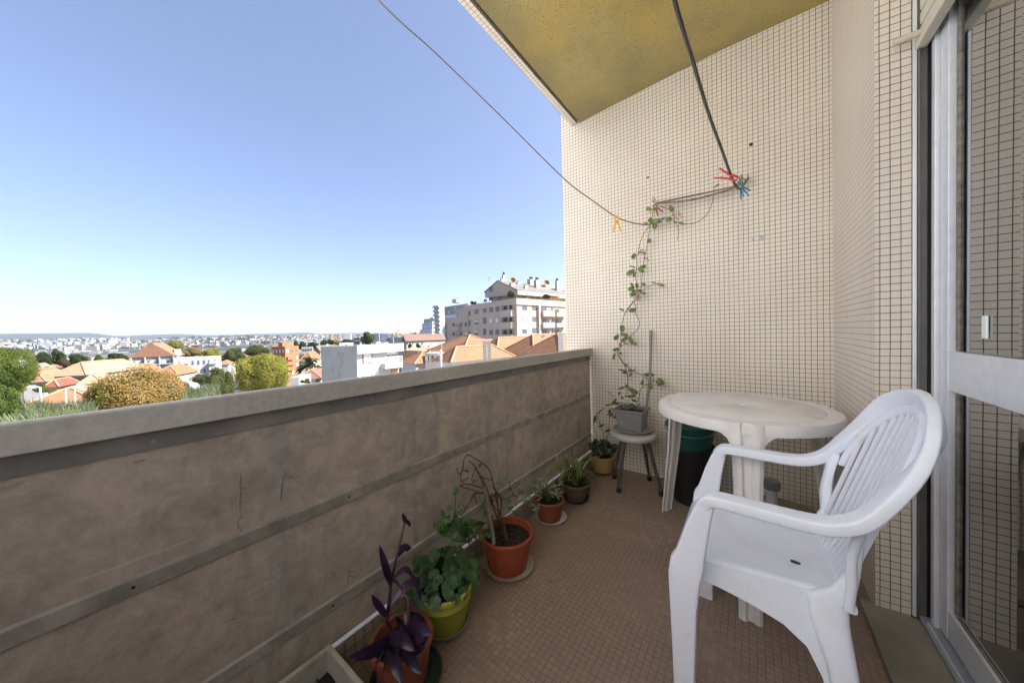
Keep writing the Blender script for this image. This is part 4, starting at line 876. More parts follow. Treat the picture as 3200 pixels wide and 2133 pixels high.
def window(F, r, par, crop, kind='pane', frm=None, dep=.06):
    t0, t1, z0, z1 = F.rect(crop, r); e = min(.09, (t1-t0)*.12)
    b = MB(); F.slab(b, t0, t1, z0, z1, -.02, dep); w_ = b.build('window', frm or fr_d, par, fix=False)
    zb_ = z0+e
    b = MB()
    if kind == 'half':
        zm = z0+(z1-z0)*.5; F.slab(b, t0+e, t1-e, zm, z1-e, dep-.03, dep+.03); b.build('blind', blind, w_, fix=False); b = MB(); F.slab(b, t0+e, t1-e, z0+e, zm-.02, dep-.03, dep+.02)
        b.build('pane', pane_m, w_, fix=False)
    elif kind == 'blind': F.slab(b, t0+e, t1-e, z0+e*.5, z1-e*.5, dep-.03, dep+.02); b.build('blind', blind, w_, fix=False)
    else:
        tm = (t0+t1)/2; F.slab(b, t0+e, tm-e*.3, z0+e, z1-e, dep-.03, dep+.015); F.slab(b, tm+e*.3, t1-e, z0+e, z1-e, dep-.03, dep+.015); b.build('pane', pane_m, w_, fix=False)
    return w_
def wall_m(n, c, v=.06): 
    t = NT(n); a = t.noise(.35, 5, rough=.6); s2 = t.noise(1.2, 5, t.scaled(t.pos(), (1, 1, .08)))
    cc = t.ramp(a, [(.3, tuple(x*(1-v) for x in c)), (.7, tuple(min(.9, x*(1+v)) for x in c))]); cc = t.mix(t.math('MULTIPLY', t.step(s2, .5, .8), .3), cc, tuple(x*.65 for x in c)); t.col(cc).p(rough=.85); return t.m
def roof_m(n, c, pitch=.17):
    t = NT(n); z = t.xyz()[2]; f = t.math('FRACT', t.math('DIVIDE', t.math('ADD', z, t.math('MULTIPLY', t.noise(.6, 2), .05)), pitch))
    a = t.noise(1.5, 6, rough=.75); cc = t.ramp(a, [(.3, tuple(x*.72 for x in c)), (.5, c), (.7, tuple(min(.8, x*1.25) for x in c))])
    cc = t.mix(t.math('MULTIPLY', t.step(f, .30, .05), .8), cc, tuple(x*.28 for x in c)); t.col(cc).p(rough=.85); t.bump(f, .8, .05); return t.m  # dark rows draw the shadow lines of the tile courses in colour
cream = wall_m('cream_render', (.44, .37, .30)); orange_roof = roof_m('orange_roof_tiles', (.27, .125, .06)); red_roof = roof_m('red_roof_tiles', (.22, .07, .045)); fard = roof_m('far_roof_tiles', (.28, .14, .08), .5)
white_w = wall_m('white_render', (.42, .41, .40)); grey_w = wall_m('grey_render', (.32, .32, .31), .12); conc = wall_m('raw_concrete', (.36, .34, .30), .2); brick = wall_m('orange_brick', (.34, .125, .06), .1)
ochre = wall_m('ochre_render', (.42, .25, .11)); slate = plain('slate_roof', (.13, .12, .115), .7, .25, 1.5)
def hip(P, da, la, db, lb, z0, h, name, m, par, ridge=.5, over=.4, gable=False):
    a = P-da*over-db*over; la += 2*over; lb += 2*over; q = [a, a+da*la, a+da*la+db*lb, a+db*lb]
    ins = 0 if gable else min(la, lb)/2
    if la >= lb: r0 = a+da*ins+db*lb*ridge; r1 = a+da*(la-ins)+db*lb*ridge; F = [(0, 1, 5, 4), (1, 2, 5), (2, 3, 4, 5), (3, 0, 4)]
    else: r0 = a+db*ins+da*la*ridge; r1 = a+db*(lb-ins)+da*la*ridge; F = [(0, 1, 4), (1, 2, 5, 4), (2, 3, 5), (3, 0, 4, 5)]
    b = MB(); b.v = [(v.x, v.y, z0) for v in q]+[(r0.x, r0.y, z0+h), (r1.x, r1.y, z0+h)]; b.f = F+[(3, 2, 1, 0)]
    o = b.build(name, m, par)
    c = MB(); V = [Vector(v)+Vector((0, 0, .04)) for v in b.v]
    ed = [(4, 5)]+([] if gable else ([(0, 4), (3, 4), (1, 5), (2, 5)] if la >= lb else [(0, 4), (1, 4), (2, 5), (3, 5)]))
    for i, j in ed: c.tube([V[i], V[j]], .10, 5)
    c.build('ridge_tiles', orange_lite, o, fix=False)
    return o
orange_lite = plain('ridge_tile_clay', (.38, .22, .13), .8, .15, 3)

# --- large cream apartment block
P = corner(1617, 1045, 84); ZG = -19
blk = thing('apartment_block', 'large cream apartment block with dark windows, corner balconies and grey attic roof', 'building', (P.x, P.y, ZG))
LF = Face(P, E1, -E2); RF = Face(P, E2, -E1)
tl, zp = LF.at(*c3(836, 512)); _, zp0 = LF.at(*c3(1436, 436)); _, zb1 = LF.at(*c3(1250, 520))
LA = tl; LB = 34.0; ztop = zp0
body(P, ((E1, LA), (E2, LB)), ZG, ztop-1.1, 'wall', cream, blk)
b = MB()
for F, L_ in ((LF, LA), (RF, LB)): F.slab(b, -.3 if F is LF else -.3, L_, ztop-1.6, ztop, .0, .28)
LF.slab(b, 0, LA, ztop-1.6, ztop, -.02, -.25); b.build('terrace_parapet', cream, blk)
b = MB(); 
for F, L_ in ((LF, LA), (RF, LB)): b.tube([F.p(.2, ztop+.35, .1), F.p(L_, ztop+.35, .1)], .04, 4)
b.build('railing', fr_d, blk)
# lower wing to the left
tw, zw = LF.at(*c3(545, 690)); _, zw2 = LF.at(*c3(800, 657)); P2 = P+E1*(LA+.02)-E2*0+E2*1.0
body(P2, ((E1, tw-LA), (E2, 14)), ZG, zw2, 'wing', cream, blk)
t0, t1, z0, z1 = LF.rect(c3, (630, 580, 815, 660)); b = MB(); LF.slab(b, t0, min(t1, 1e9), zw2+.01, z1, -5, -1.3); b.build('wing_penthouse', cream, blk)
WF = Face(P2, E1, -E2)
b = MB(); t0, t1, z0, z1 = WF.rect(c3, (545, 660, 700, 690)); WF.slab(b, t0, t1, zw2, zw2+1.0, -.1, -.02); b.build('glass_railing', plain('railing_glass', (.35, .45, .55), .1, .2), blk)
# attic with gable towards the left facade
t0, za = LF.at(*c3(952, 375)); t1, zr = LF.at(*c3(1105, 240)); t2, ze = LF.at(*c3(1368, 342)); _, zt2 = LF.at(*c3(1368, 440))
SB = 3.2; A0 = P+E2*SB; k = 1+SB/84
tA, tB = (t0+.0)*1.0, (t2)*1.0
def ap(t, y, z): q = P+E1*t+E2*y; return Vector((q.x, q.y, z))
zt_ = ztop-1.0; ta, tb, tr = t0*k, max(3.2, t2), t1*k
za_, zr_, ze_ = za+.5, zr+.6, ze+.4
b = MB(); b.prism([ap(ta, SB, za_-1.6), ap(ta, SB, za_), ap(tr, SB, zr_), ap(tb, SB, ze_), ap(tb, SB, ze_-1.2)], (E2.x*26, E2.y*26, 0)); b.build('attic_gable', cream, blk)
b = MB(); b.prism([ap(ta-1.2, SB+1.5, zt_), ap(ta-1.2, SB+1.5, za_-1.0), ap(tb+1.6, SB+1.5, ze_-.9), ap(tb+1.6, SB+1.5, zt_)], (E2.x*24, E2.y*24, 0)); b.build('attic_wall', cream, blk)
b = MB()
for s0, s1, q0, q1 in ((tb-.5, tr, ze_-.15, zr_), (tr, ta+.3, zr_, za_-.1)): b.prism([ap(s0, SB-.15, q0), ap(s1, SB-.15, q1), ap(s1, SB-.15, q1+.28), ap(s0, SB-.15, q0+.28)], (E2.x*26.5, E2.y*26.5, 0))
b.build('roof', slate, blk)
b = MB(); b.prism([ap(tb-.62, SB-.2, ze_-1.15), ap(tb-.62, SB-.2, ze_-.1), ap(tb-.3, SB-.2, ze_-.1), ap(tb-.3, SB-.2, ze_-1.15)], (E2.x*26.6, E2.y*26.6, 0)); b.build('roof_fascia', wall_m('fascia', (.56, .5, .43)), blk)
AF = Face(P+E2*SB, E1, -E2); A2 = Face(P+E2*(SB+1.5), E1, -E2); AR = Face(P+E1*(tb+1.6), E2, -E1)
window(AF, (1093, 298, 1135, 352), blk, c3); window(A2, (1090, 415, 1132, 465), blk, c3); window(A2, (1028, 452, 1065, 480), blk, c3); window(A2, (1203, 420, 1232, 446), blk, c3)
for x in (1435, 1590, 1662): window(AR, (x, 402, x+54, 440), blk, c3)
# windows left facade
for row in ((572, 627, 552, 612, 552, 607, 542, 598), (706, 755, 676, 748, 690, 742, 683, 738), (836, 885, 810, 884, 828, 882, 823, 880), (975, 1010, 945, 962, 962, 1010, 962, 1000)):
    for (xa, xb_), ya, yb, kd in zip(((915, 960), (1018, 1058), (1095, 1137), (1171, 1214)), row[::2], row[1::2], ('pane', 'pane', 'pane', 'pane')):
        kd = 'half' if (xa == 915 and ya > 700 and ya < 900) else 'blind' if (ya in (690, 683)) else 'pane'
        window(LF, (xa, ya, xb_, yb), blk, c3, kd)
for ya, yb in ((600, 648), (705, 775), (840, 898)): window(LF, (841, ya, 863, yb), blk, c3)
for ya, yb in ((735, 778), (852, 900), (965, 990)): window(WF, (793, ya, 823, yb), blk, c3, 'blind' if ya == 852 else 'pane')
for ya, yb in ((745, 787), (855, 900)): window(WF, (641, ya, 670, yb), blk, c3)
for ya, yb in ((755, 795), (860, 900)): window(WF, (553, ya, 566, yb), blk, c3)
for ya, yb in ((740, 775), (850, 895)): window(WF, (735, ya, 765, yb), blk, c3)
# windows right facade
for x0, x1, rows in ((1500, 1557, ((530, 580), (676, 725), (818, 865), (957, 985))), (1622, 1680, ((525, 582), (665, 722), (802, 860), (945, 960))), (1726, 1795, ((545, 590), (680, 728), (820, 862))), (1898, 1950, ((572, 612), (690, 740), (822, 865)))):
    for i, (ya, yb) in enumerate(rows): window(RF, (x0, ya, x1, yb), blk, c3, 'blind' if (x0 == 1500 and i == 1) else 'pane')
# balconies
for rows, F, x0, x1, o in ((((590, 662), (735, 808), (882, 950)), LF, 1268, 1408, 1.3), (((590, 665), (735, 800), (870, 935)), RF, 1722, 1864, 1.1), (((612, 668), (742, 795), (880, 930)), RF, 1890, 2014, 1.1), (((782, 835), (897, 945)), WF, 680, 750, 1.2)):
    for ya, yb in rows:
        ta_, tb_, z0_, z1_ = F.rect(c3, (x0, ya, x1, yb)); 
        b = MB(); F.slab(b, ta_, tb_, z0_, z0_+.2, .0, o); F.slab(b, ta_, tb_, z0_+.2, z1_, o-.12, o+.01); F.slab(b, ta_, ta_+.12, z0_+.2, z1_-.01, 0, o-.121); F.slab(b, tb_-.12, tb_, z0_+.2, z1_-.01, 0, o-.121)
        bo = b.build('balcony', cream, blk)
        b = MB(); b.tube([F.p(ta_, z1_+.18, o), F.p(tb_, z1_+.18, o)], .05, 4); b.build('handrail', fr_d, bo)
        if F is LF:
            for u0, u1 in ((1, 2), (3, 4.4)): b = MB(); F.slab(b, ta_+u0, ta_+u1, z1_-.4, z1_+1.2, .0, .05); b.build('door', fr_d, bo, fix=False)
b = MB()
for x in (1256, 838): 
    t_0, _ = LF.at(*c3(x, 700)); b.tube([LF.p(t_0, ZG, .15), LF.p(t_0, ztop-1.7, .15)], .09, 6)
t_0, _ = RF.at(*c3(1868, 700)); b.tube([RF.p(t_0, ZG, .25), RF.p(t_0, ztop-1.7, .25)], .14, 6); b.build('drainpipe', wall_m('pipe_paint', (.42, .33, .26)), blk)
b = MB(); t0_, t1_, _, _ = RF.rect(c3, (1683, 520, 1718, 960)); RF.slab(b, t0_, t1_, ZG, ztop-1.61, .0, .55); b.build('pilaster', cream, blk)
# roof clutter
def onroof(px, py, off): q = Face(P+E1*off, E2, -E1).at(px, py); return Face(P+E1*off, E2, -E1).p(q[0], q[1])
dish = plain('rusty_dish', (.36, .14, .05), .6, .2, 5)
for (x, y, r_, off) in ((1382, 222, .0, tr-.5), (1795, 253, 0, tr-2)):
    q = onroof(*c3(x, y), off); b = MB(); rr = 36*.255*((q-O).length)/FPX; nrm = Vector((.55, -.75, .35)).normalized(); u = nrm.orthogonal().normalized(); v = nrm.cross(u); 
    for ring_ in range(4):
        for j in range(20):
            a = j*math.pi/10; rad = rr*ring_/3; b.v.append(tuple(q+u*rad*math.cos(a)+v*rad*math.sin(a)+nrm*(.25*(ring_/3)**2)))
    for k_ in range(3):
        for j in range(20): b.f.append((k_*20+j, k_*20+(j+1) % 20, (k_+1)*20+(j+1) % 20, (k_+1)*20+j))
    o = b.build('satellite_dish', dish, blk, solid=.05); b = MB(); b.tube([q-nrm*.1, q-Vector((0, 0, 2.4))], .1, 6); b.build('mast', conc, o)
for (px0, t_, hh_, s_, np_) in ((1275, tr, 2.0, .55, 1), (1335, tb+3, 1.1, .7, 0), (1608, tr-.3, 1.8, 1.1, 4), (1680, tb+4, 2.6, .9, 4), (1928, tb+3, 3.4, .7, 3), (1538, tb+1.5, 1.3, .5, 0), (1165, tr-.4, .9, .5, 0), (1450, tr-2, 1.0, .5, 0)):
    F = Face(P+E1*t_, E2, -E1); yy = max(SB+1.2, F.at(*c3(px0, 260))[0]); zz = zr_-(tr-t_)/(tr-tb)*(zr_-ze_)
    q = ap(t_, yy, zz); Mx = Matrix.Translation(q) @ Matrix.Rotation(math.atan2(E2.y, E2.x), 4, 'Z'); b = MB(); b.box((-s_, -s_*.6, -1.0), (s_, s_*.6, hh_), Mx); o = b.build('chimney', cream, blk)
    b = MB()
    for k_ in range(max(1, np_)):
        v = Mx @ Vector((-s_*.7+1.4*s_*(k_+.5)/max(1, np_), 0, hh_)); b.tube([v, v+Vector((0, 0, .8 if np_ else .25))], .15 if np_ > 1 else .3, 6)
    b.build('chimney_pot', fr_d, o)
F = Face(P+E1*7, E2, -E1); a_, b_, z0_, z1_ = F.rect(c3, (1710, 300, 2010, 400)); b = MB(); F.slab(b, a_, b_+6, z0_-1, z1_, -7, 0); F.slab(b, a_+4, b_+6, z1_, z1_+1.3, -6, -1); b.build('stair_tower', cream, blk)
for (x, y0, y1) in ((1090, 185, 235), (1280, 155, 200), (1910, 205, 275)):
    b = MB(); q = onroof(*c3(x, y1), tr); q2 = onroof(*c3(x, y0), tr); b.tube([q, q2], .05, 4); b.tube([q2+Vector((E2.x, E2.y, 0))*.6, q2-Vector((E2.x, E2.y, 0))*.6], .04, 4); b.build('antenna', fr_d, blk)
tim = plain('pergola_wood', (.45, .24, .12), .7); F = Face(P-E1*-.8, E2, -E1); a_, b_, z0_, z1_ = F.rect(c3, (1880, 405, 1980, 472)); b = MB()
for k_ in range(5): F.slab(b, a_+(b_-a_)*k_/4-.08, a_+(b_-a_)*k_/4+.08, ztop-.5, z1_, -1.2, -1.0)
F.slab(b, a_-.4, b_+.4, z1_, z1_+.2, -3, -.6); b.build('pergola', tim, blk)

# --- unseen white block added left of the picture to bounce sunlight in
bounce_P = Vector((6.5, -10.2)); bounce_block = thing('apartment_block', 'added white block left of the view that bounces sunlight into the balcony', 'building', (bounce_P.x, bounce_P.y, -19)); bounce_mat = wall_m('bounce_block_white', (.74, .74, .74), .03)
body(bounce_P, ((E1, 25), (-E2, 12)), -19, 14, 'wall', bounce_mat, bounce_block); NF = Face(bounce_P, E1, E2)
for fl_ in range(10):
    for c_ in range(5):
        b = MB(); NF.slab(b, 2+c_*5, 3.3+c_*5, -17+fl_*3.1, -15.4+fl_*3.1, -.02, .06); w_ = b.build('window', fr_w, bounce_block, fix=False); b = MB(); NF.slab(b, 2.1+c_*5, 3.2+c_*5, -16.9+fl_*3.1, -15.5+fl_*3.1, .03, .075); b.build('pane', pane_m if (fl_+c_) % 3 else blind, w_, fix=False)
# --- grey slab and white towers behind
def block(name_label, crop, L, Rr, y0, dist, m, cols, rows, rowh, nm='apartment_building', yb=None, lbl='building', winw=.45, mR=None, depth=None, sz=.5, blindp=.3, seed=1, band=None, k=-10):
    """L=(x0,x1) left facade, Rr=(x1,x2) right facade in crop columns, y0 top row"""
    xs = L[1]; q = pd(*crop(xs, y0), dist); Pc = Vector((q.x, q.y)); zt = q.z; g = gz(q.x, q.y)-1; E1, E2 = dirs(q, k)
    t = thing(nm, name_label, lbl, (q.x, q.y, g)); Fl = Face(Pc, E1, -E2); Fr = Face(Pc, E2, -E1)
    la = abs(Fl.at(*crop(L[0], y0))[0]) if L[0] != L[1] else 8; lb = abs(Fr.at(*crop(Rr[1], y0))[0]) if Rr else (depth or 14)
    lb = min(lb, 40)
    body(Pc, ((E1, la), (E2, lb)), g, zt, 'wall', m, t)
    rr = random.Random(seed)
    for F, ln, nc in ((Fl, la, cols[0]), (Fr, lb, cols[1])):
        for r_ in range(rows):
            for c_ in range(nc):
                tc = ln*(c_+.5)/nc; ww = ln/nc*winw*.5; zc_ = zt-rowh*(r_+.62)
                b = MB(); F.slab(b, tc-ww, tc+ww, zc_-rowh*.22, zc_+rowh*.22, -.02, .08); w_ = b.build('window', blind if rr.random() < blindp else pane_m, t, fix=False)
            if band:
                b = MB(); F.slab(b, 0, ln, zt-rowh*(r_+1.02), zt-rowh*(r_+.78), 0, .5); b.build('balcony', band, t, fix=False)
    return t, Fl, Fr, la, lb, zt, g
gt = block('long grey apartment slab rising behind the cream block', c3, (500, 830), (830, 832), 500, 235, wall_m('grey_beige_slab', (.36, .33, .29)), (8, 0), 10, 3.0, depth=12)
q = pd(*c3(458, 528), 238); b = MB(); Fg = Face((q.x, q.y), E1, -E2); a_, b_, z0_, z1_ = Fg.rect(c3, (416, 528, 502, 990))
for k_ in range(11): Fg.slab(b, a_, b_, q.z-3*k_-1.3, q.z-3*k_, 0, 1.2)
Fg.slab(b, a_+.5, b_, ZG, q.z, -4, 0); b.build('balcony_stack', wall_m('balcony_grey', (.45, .44, .41)), gt[0])
q = pd(*c3(690, 478), 240); b = MB(); b.lathe([(0, 0), (3, .0), (3, 2.5), (0, 2.5)], (q.x, q.y, q.z-1), 8); b.build('roof_house', white_w, gt[0])
wt = block('slim white tower with stepped top left of the grey slab', c3, (268, 398), (398, 425), 735, 300, wall_m('white_shade_tower', (.58, .59, .62)), (4, 0), 8, 3.1, winw=.3, depth=10)  # bluish tint of the shaded front put into the wall colour
q = pd(*c3(398, 812), 296); Fq = Face((q.x, q.y), E1, -E2); b = MB(); a_, b_, z0_, z1_ = Fq.rect(c3, (243, 812, 398, 1000)); Fq.slab(b, a_, b_, -30, q.z, -8, 0); b.build('lower_part', wall_m('white_shade_tower2', (.58, .59, .62)), wt[0])
q = pd(*c3(385, 715), 302); b = MB(); Fq = Face((q.x, q.y), E1, -E2); a_, b_, z0_, z1_ = Fq.rect(c3, (290, 695, 395, 740)); Fq.slab(b, a_, b_, z0_, z1_, -5, 0); a_, b_, z0_, z1_ = Fq.rect(c3, (365, 672, 398, 700)); Fq.slab(b, a_, b_, z0_-.5, z1_, -5, -.5); b.build('top_storey', white_w, wt[0])
q = corner(1772, 980, 110); tq = thing('apartment_block', 'blue grey building edge just visible right of the cream block', 'building', (q.x, q.y, ZG)); b = MB()
F = Face(q, E2, -E1); z1_ = F.at(1766, 905)[1]; F.slab(b, -1.2, 9, ZG, z1_, -12, 0); b.build('wall', plain('bluegrey_render', (.22, .25, .30), .8), tq)

# --- houses with tiled roofs
def house(lab, px, py, dist, la, lb, hw, hr, wall, roof, zrow=None, gable=False, nm='house', wins=(), over=.4, crop=None, base=None, ridge=.5, cat='house', za=E1, zb_=E2, kk_=None):
    q = pd(px, py, dist); Pc = Vector((q.x, q.y)); g = gz(q.x, q.y)-1 if base is None else base
    if za is E1: za, zb_ = dirs(q, kk_ if kk_ is not None else -10-(len(lab)*5) % 18)
    if isinstance(la, tuple): la = abs(Face(Pc, za, -zb_).at(*la[0](la[1], la[2]))[0])
    t = thing(nm, lab, cat, (q.x, q.y, g)); body(Pc, ((za, la), (zb_, lb)), g, q.z, 'wall', wall, t)
    if hr: hip(Pc, za, la, zb_, lb, q.z+.01, hr, 'roof', roof, t, gable=gable, over=over, ridge=ridge)
    Fl = Face(Pc, za, -zb_); Fr = Face(Pc, zb_, -za)
    for F, r_, kd, cr_ in wins: window(Fl if F == 'L' else Fr, r_, t, cr_, kd, fr_d)
    return t, Fl, Fr, q.z
# cream house with orange hip roof
h, Fl, Fr, z = house('cream house with orange hip roof left of the twin chimney', *r3(1900, 905), 44, 4.6, 9, 3, 1.6, wall_m('cream_house', (.36, .32, .27)), orange_roof)
h2, Fl, Fr, z = house('low cream house wall with two grey windows beside the white chimney', *r3(1230, 905), 45, 3.9, 7, 3, 0, wall_m('cream_house2', (.58, .52, .45)), None, nm='house')
window(Fl, (860, 955, 965, 1125), h2, r3, 'blind'); window(Fl, (1038, 965, 1090, 1135), h2, r3)
hip(Vector((pd(*r3(1900, 878), 46).x, pd(*r3(1900, 878), 46).y)), E1, 9.2, E2, 8, pd(*r3(1230, 885), 46).z, 2.3, 'roof', orange_roof, h2)
house('white cottage with orange roof in front of the cream house', *c3(640, 1222), 35, 3.4, 8.5, 3, 1.5, white_w, orange_roof)
house('orange tiled house right of the twin concrete chimney', *c3(1180, 1165), 42, 6.5, 13, 3, 2.5, wall_m('cream_h3', (.32, .28, .23)), orange_roof)
house('orange tiled house below the cream block with mossy ridge', *c3(1640, 1120), 40, 6.0, 12, 3, 2.3, wall_m('cream_h4', (.30, .26, .22)), orange_roof)
house('orange tiled house at the right end beside the tall white chimney', *c3(1980, 1120), 36, 5.6, 12, 3, 2.2, wall_m('cream_h5', (.32, .28, .23)), orange_roof)
house('low house with red roof half in shadow beside the white house', *r3(790, 1165), 58, 7.2, 9, 3, 2.0, white_w, red_roof)
house('low white house with small orange roof behind the red roof', *r3(600, 1190), 52, 5.4, 5, 3, 1.5, white_w, orange_roof)
house('flat roofed ochre workshop with pale gravel roof', *r3(770, 835), 92, 12.5, 12, 4, 0, ochre, None, nm='workshop', cat='building')
h, Fl, Fr, z = house('grey gabled house with brown roof and dark garden front', *r3(345, 575), 125, 3.2, 16, 5, 2.4, conc, plain('brown_roof', (.16, .09, .07), .8, .2, 2), gable=True, za=E1, zb_=E2)
for x in (350, 430, 510, 760): window(Fr, (x, 610, x+45, 650), h, r3)
for x in (520, 680, 790): window(Fr, (x, 640, x+38, 680), h, r3, 'blind')
# chimneys in front
def chim(lab, crop, x0, y0, x1, y1, dist, m, cap=.12, twin=False, round_=False):
    q0 = pd(*crop(x0, y0), dist); q1 = pd(*crop(x1, y0), dist); wd = (q1-q0).length; c_ = (q0+q1)/2; zb0 = pd(*crop(x0, y1), dist).z-.6
    t = thing('chimney', lab, 'chimney', (c_.x, c_.y, zb0)); dx = Vector((q1.x-q0.x, q1.y-q0.y)).normalized(); dn = Vector((-dx.y, dx.x)); b = MB()
    for s0, s1 in (((0, .46), (.54, 1)) if twin else ((0, 1),)):
        if round_: b.tube([(c_.x, c_.y, zb0), (c_.x, c_.y, q0.z)], wd*.45, 16)
        else:
            a = Vector((q0.x, q0.y))+dx*wd*s0; b.prism([(a.x, a.y, zb0), (a.x+dx.x*wd*(s1-s0), a.y+dx.y*wd*(s1-s0), zb0), (a.x+dx.x*wd*(s1-s0)+dn.x*wd*.6, a.y+dx.y*wd*(s1-s0)+dn.y*wd*.6, zb0), (a.x+dn.x*wd*.6, a.y+dn.y*wd*.6, zb0)], (0, 0, q0.z-zb0))
    b.build('shaft', m, t, smooth=40 if round_ else None); b = MB(); a = Vector((q0.x, q0.y))-dx*wd*.08-dn*wd*.05
    b.prism([(a.x, a.y, q0.z+.005), (a.x+dx.x*wd*1.16, a.y+dx.y*wd*1.16, q0.z+.005), (a.x+dx.x*wd*1.16+dn.x*wd*.7, a.y+dx.y*wd*1.16+dn.y*wd*.7, q0.z+.005), (a.x+dn.x*wd*.7, a.y+dn.y*wd*.7, q0.z+.005)], (0, 0, cap)); b.build('cap', conc if not round_ else fr_d, t)
chim('twin weathered concrete chimney with dark caps among the orange roofs', c3, 1012, 975, 1113, 1170, 33, conc, .1, twin=True)
chim('tall white square chimney at the right beside the tiled wall', c3, 1936, 876, 2004, 1085, 31, white_w, .08)
chim('round white chimney with dark cap in front of the cream house', r3, 1235, 790, 1312, 1220, 33, white_w, .08, round_=True)
# --- white house with the grey blank side wall
q = pd(*c2(1727, 273), 41); Pw = Vector((q.x, q.y)); d1 = Vector((-.93, .36)).normalized(); zt = q.z
Fl = Face(Pw, Vector((-.97, -.10)).normalized(), (0, -1)); 
dl = (corner(*c2(1350, 275), 43)-Pw); la = dl.length; dl.normalize(); drr = (corner(*c2(2165, 262), 43.5)-Pw); lb = drr.length; drr.normalize()
wh = thing('white_house', 'white house with grey streaked blank side wall and glazed balcony', 'house', (q.x, q.y, -18))
b = MB(); bk_ = Pw+dl*la; bk2 = Pw+drr*lb; far = bk_+drr*lb*.9
b.prism([(v.x, v.y, -18) for v in (Pw, bk_, far, bk2)], (0, 0, zt+18)); wo_ = b.build('wall', [white_w, wall_m('weathered_blank_wall', (.23, .24, .24), .15)], wh)
Fl = Face(Pw, dl, (0, -1)); Fr = Face(Pw, drr, (.3, -1))
for p_ in wo_.data.polygons: p_.material_index = 1 if Vector((p_.normal.x, p_.normal.y)).dot(Fl.n) > .9 else 0
b = MB(); Fr.slab(b, -.1, lb+.5, zt-.9, zt+.12, 0, .45); Fl.slab(b, 0, la, zt, zt+.1, -.3, .06); b.build('roof_edge', white_w, wh)
window(Fr, (1790, 340, 1892, 446), wh, c2, 'blind', fr_d); window(Fr, (1797, 515, 1972, 590), wh, c2, 'blind', white_w)
t0, t1, z0, z1 = Fr.rect(c2, (2048, 335, 2150, 445)); b = MB(); Fr.slab(b, t0, t1, z0, z1, -.02, .05); o = b.build('window', fr_w, wh); b = MB(); 
for k_ in range(3): Fr.slab(b, t0+(t1-t0)*(k_+.08)/3, t0+(t1-t0)*(k_+.92)/3, z0+.1, z1-.35, .03, .065)
b.build('pane', pane_m, o, fix=False)
t0, t1, z0, z1 = Fr.rect(c2, (1985, 455, 2168, 490)); b = MB(); Fr.slab(b, t0, t1, z0, z1, 0, 1.0); o = b.build('balcony', white_w, wh); b = MB()
for k_ in range(13): b.tube([Fr.p(t0+(t1-t0)*k_/12, z1, .96), Fr.p(t0+(t1-t0)*k_/12, z1+.8, .96)], .025, 4)
for zz in (.3, .55, .8): b.tube([Fr.p(t0, z1+zz, .96), Fr.p(t1, z1+zz, .96)], .025, 4); 
b.build('railing', fr_w, o)
t0, t1, z0, z1 = Fr.rect(c2, (2082, 480, 2158, 540)); b = MB(); Fr.slab(b, t0, t1, z0, z1, -.02, .3); b.build('awning', ochre, wh)
for x0, y0, x1, y1 in ((1545, 238, 1597, 268), (1620, 238, 1647, 268), (1928, 228, 1945, 255), (1965, 235, 2025, 258)):
    a = pd(*c2(x0, y0), 46); c_ = pd(*c2(x1, y0), 46); b = MB(); b.prism([(a.x, a.y, zt-.2), (c_.x, c_.y, zt-.2), (c_.x-.1, c_.y+.6, zt-.2), (a.x-.1, a.y+.6, zt-.2)], (0, 0, a.z-zt+.2)); b.build('chimney', white_w, wh)
b = MB()
for L_ in ([(1540, 345), (1590, 345), (1590, 385), (1575, 385), (1575, 490), (1545, 500), (1545, 585), (1570, 585)], [(1540, 345), (1540, 380), (1560, 385)], [(1480, 495), (1480, 530), (1495, 535)]):
    b.tube([Fl.p(*Fl.at(*c2(x, y)), .05) for x, y in L_], .03, 4)
b.build('pipe', plain('old_pipe', (.25, .25, .25), .6), wh)
# --- orange brick flats
ob = block('orange brick apartment house with white blinds left of the white house', c2, (832, 975), (975, 1120), 276, 165, brick, (4, 3), 5, 3.1, seed=4, blindp=.6, winw=.35, k=-42)
q = pd(*c2(912, 236), 168); F = Face((pd(*c2(950, 236), 168).x, pd(*c2(950, 236), 168).y), *[(u_, -v_) for u_, v_ in [dirs(q, -42)]][0]); a_, b_, z0_, z1_ = F.rect(c2, (905, 236, 950, 280)); b = MB(); F.slab(b, 0, b_, z0_, z1_, -6, 0); b.build('penthouse', brick, ob[0])
for ya in (385, 440, 495):
    a_, b_, z0_, z1_ = ob[2].rect(c2, (990, ya, 1055, ya+28)); b = MB(); ob[2].slab(b, a_, b_, z0_, z1_, 0, .8); b.build('balcony', brick, ob[0])
house('cream villa with orange hip roof beside the blank side wall', *c2(1262, 425), 115, (c2, 1140, 425), 9, 4, 2.6, wall_m('villa', (.55, .5, .42)), orange_roof)
house('long low outbuilding with pink tiled roof', *c2(1352, 612), 72, (c2, 1035, 580), 8, 3, 1.5, white_w, roof_m('pink_roof', (.20, .10, .08)))
block('small white office block with gridded front', c2, (1150, 1266), (1266, 1270), 278, 260, white_w, (4, 0), 3, 3.4, winw=.8, depth=12, seed=3, blindp=0)
house('plain grey gable beside the white office block', *c2(1348, 335), 200, (c2, 1272, 335), 14, 4, 3.2, grey_w, slate, gable=True, za=E1)
block('dark brown slab with white floor lines', c2, (1702, 1758), (1758, 1762), 188, 380, plain('dark_slab', (.12, .08, .08), .8), (1, 0), 5, 4.4, winw=.85, depth=10, seed=5, blindp=1)
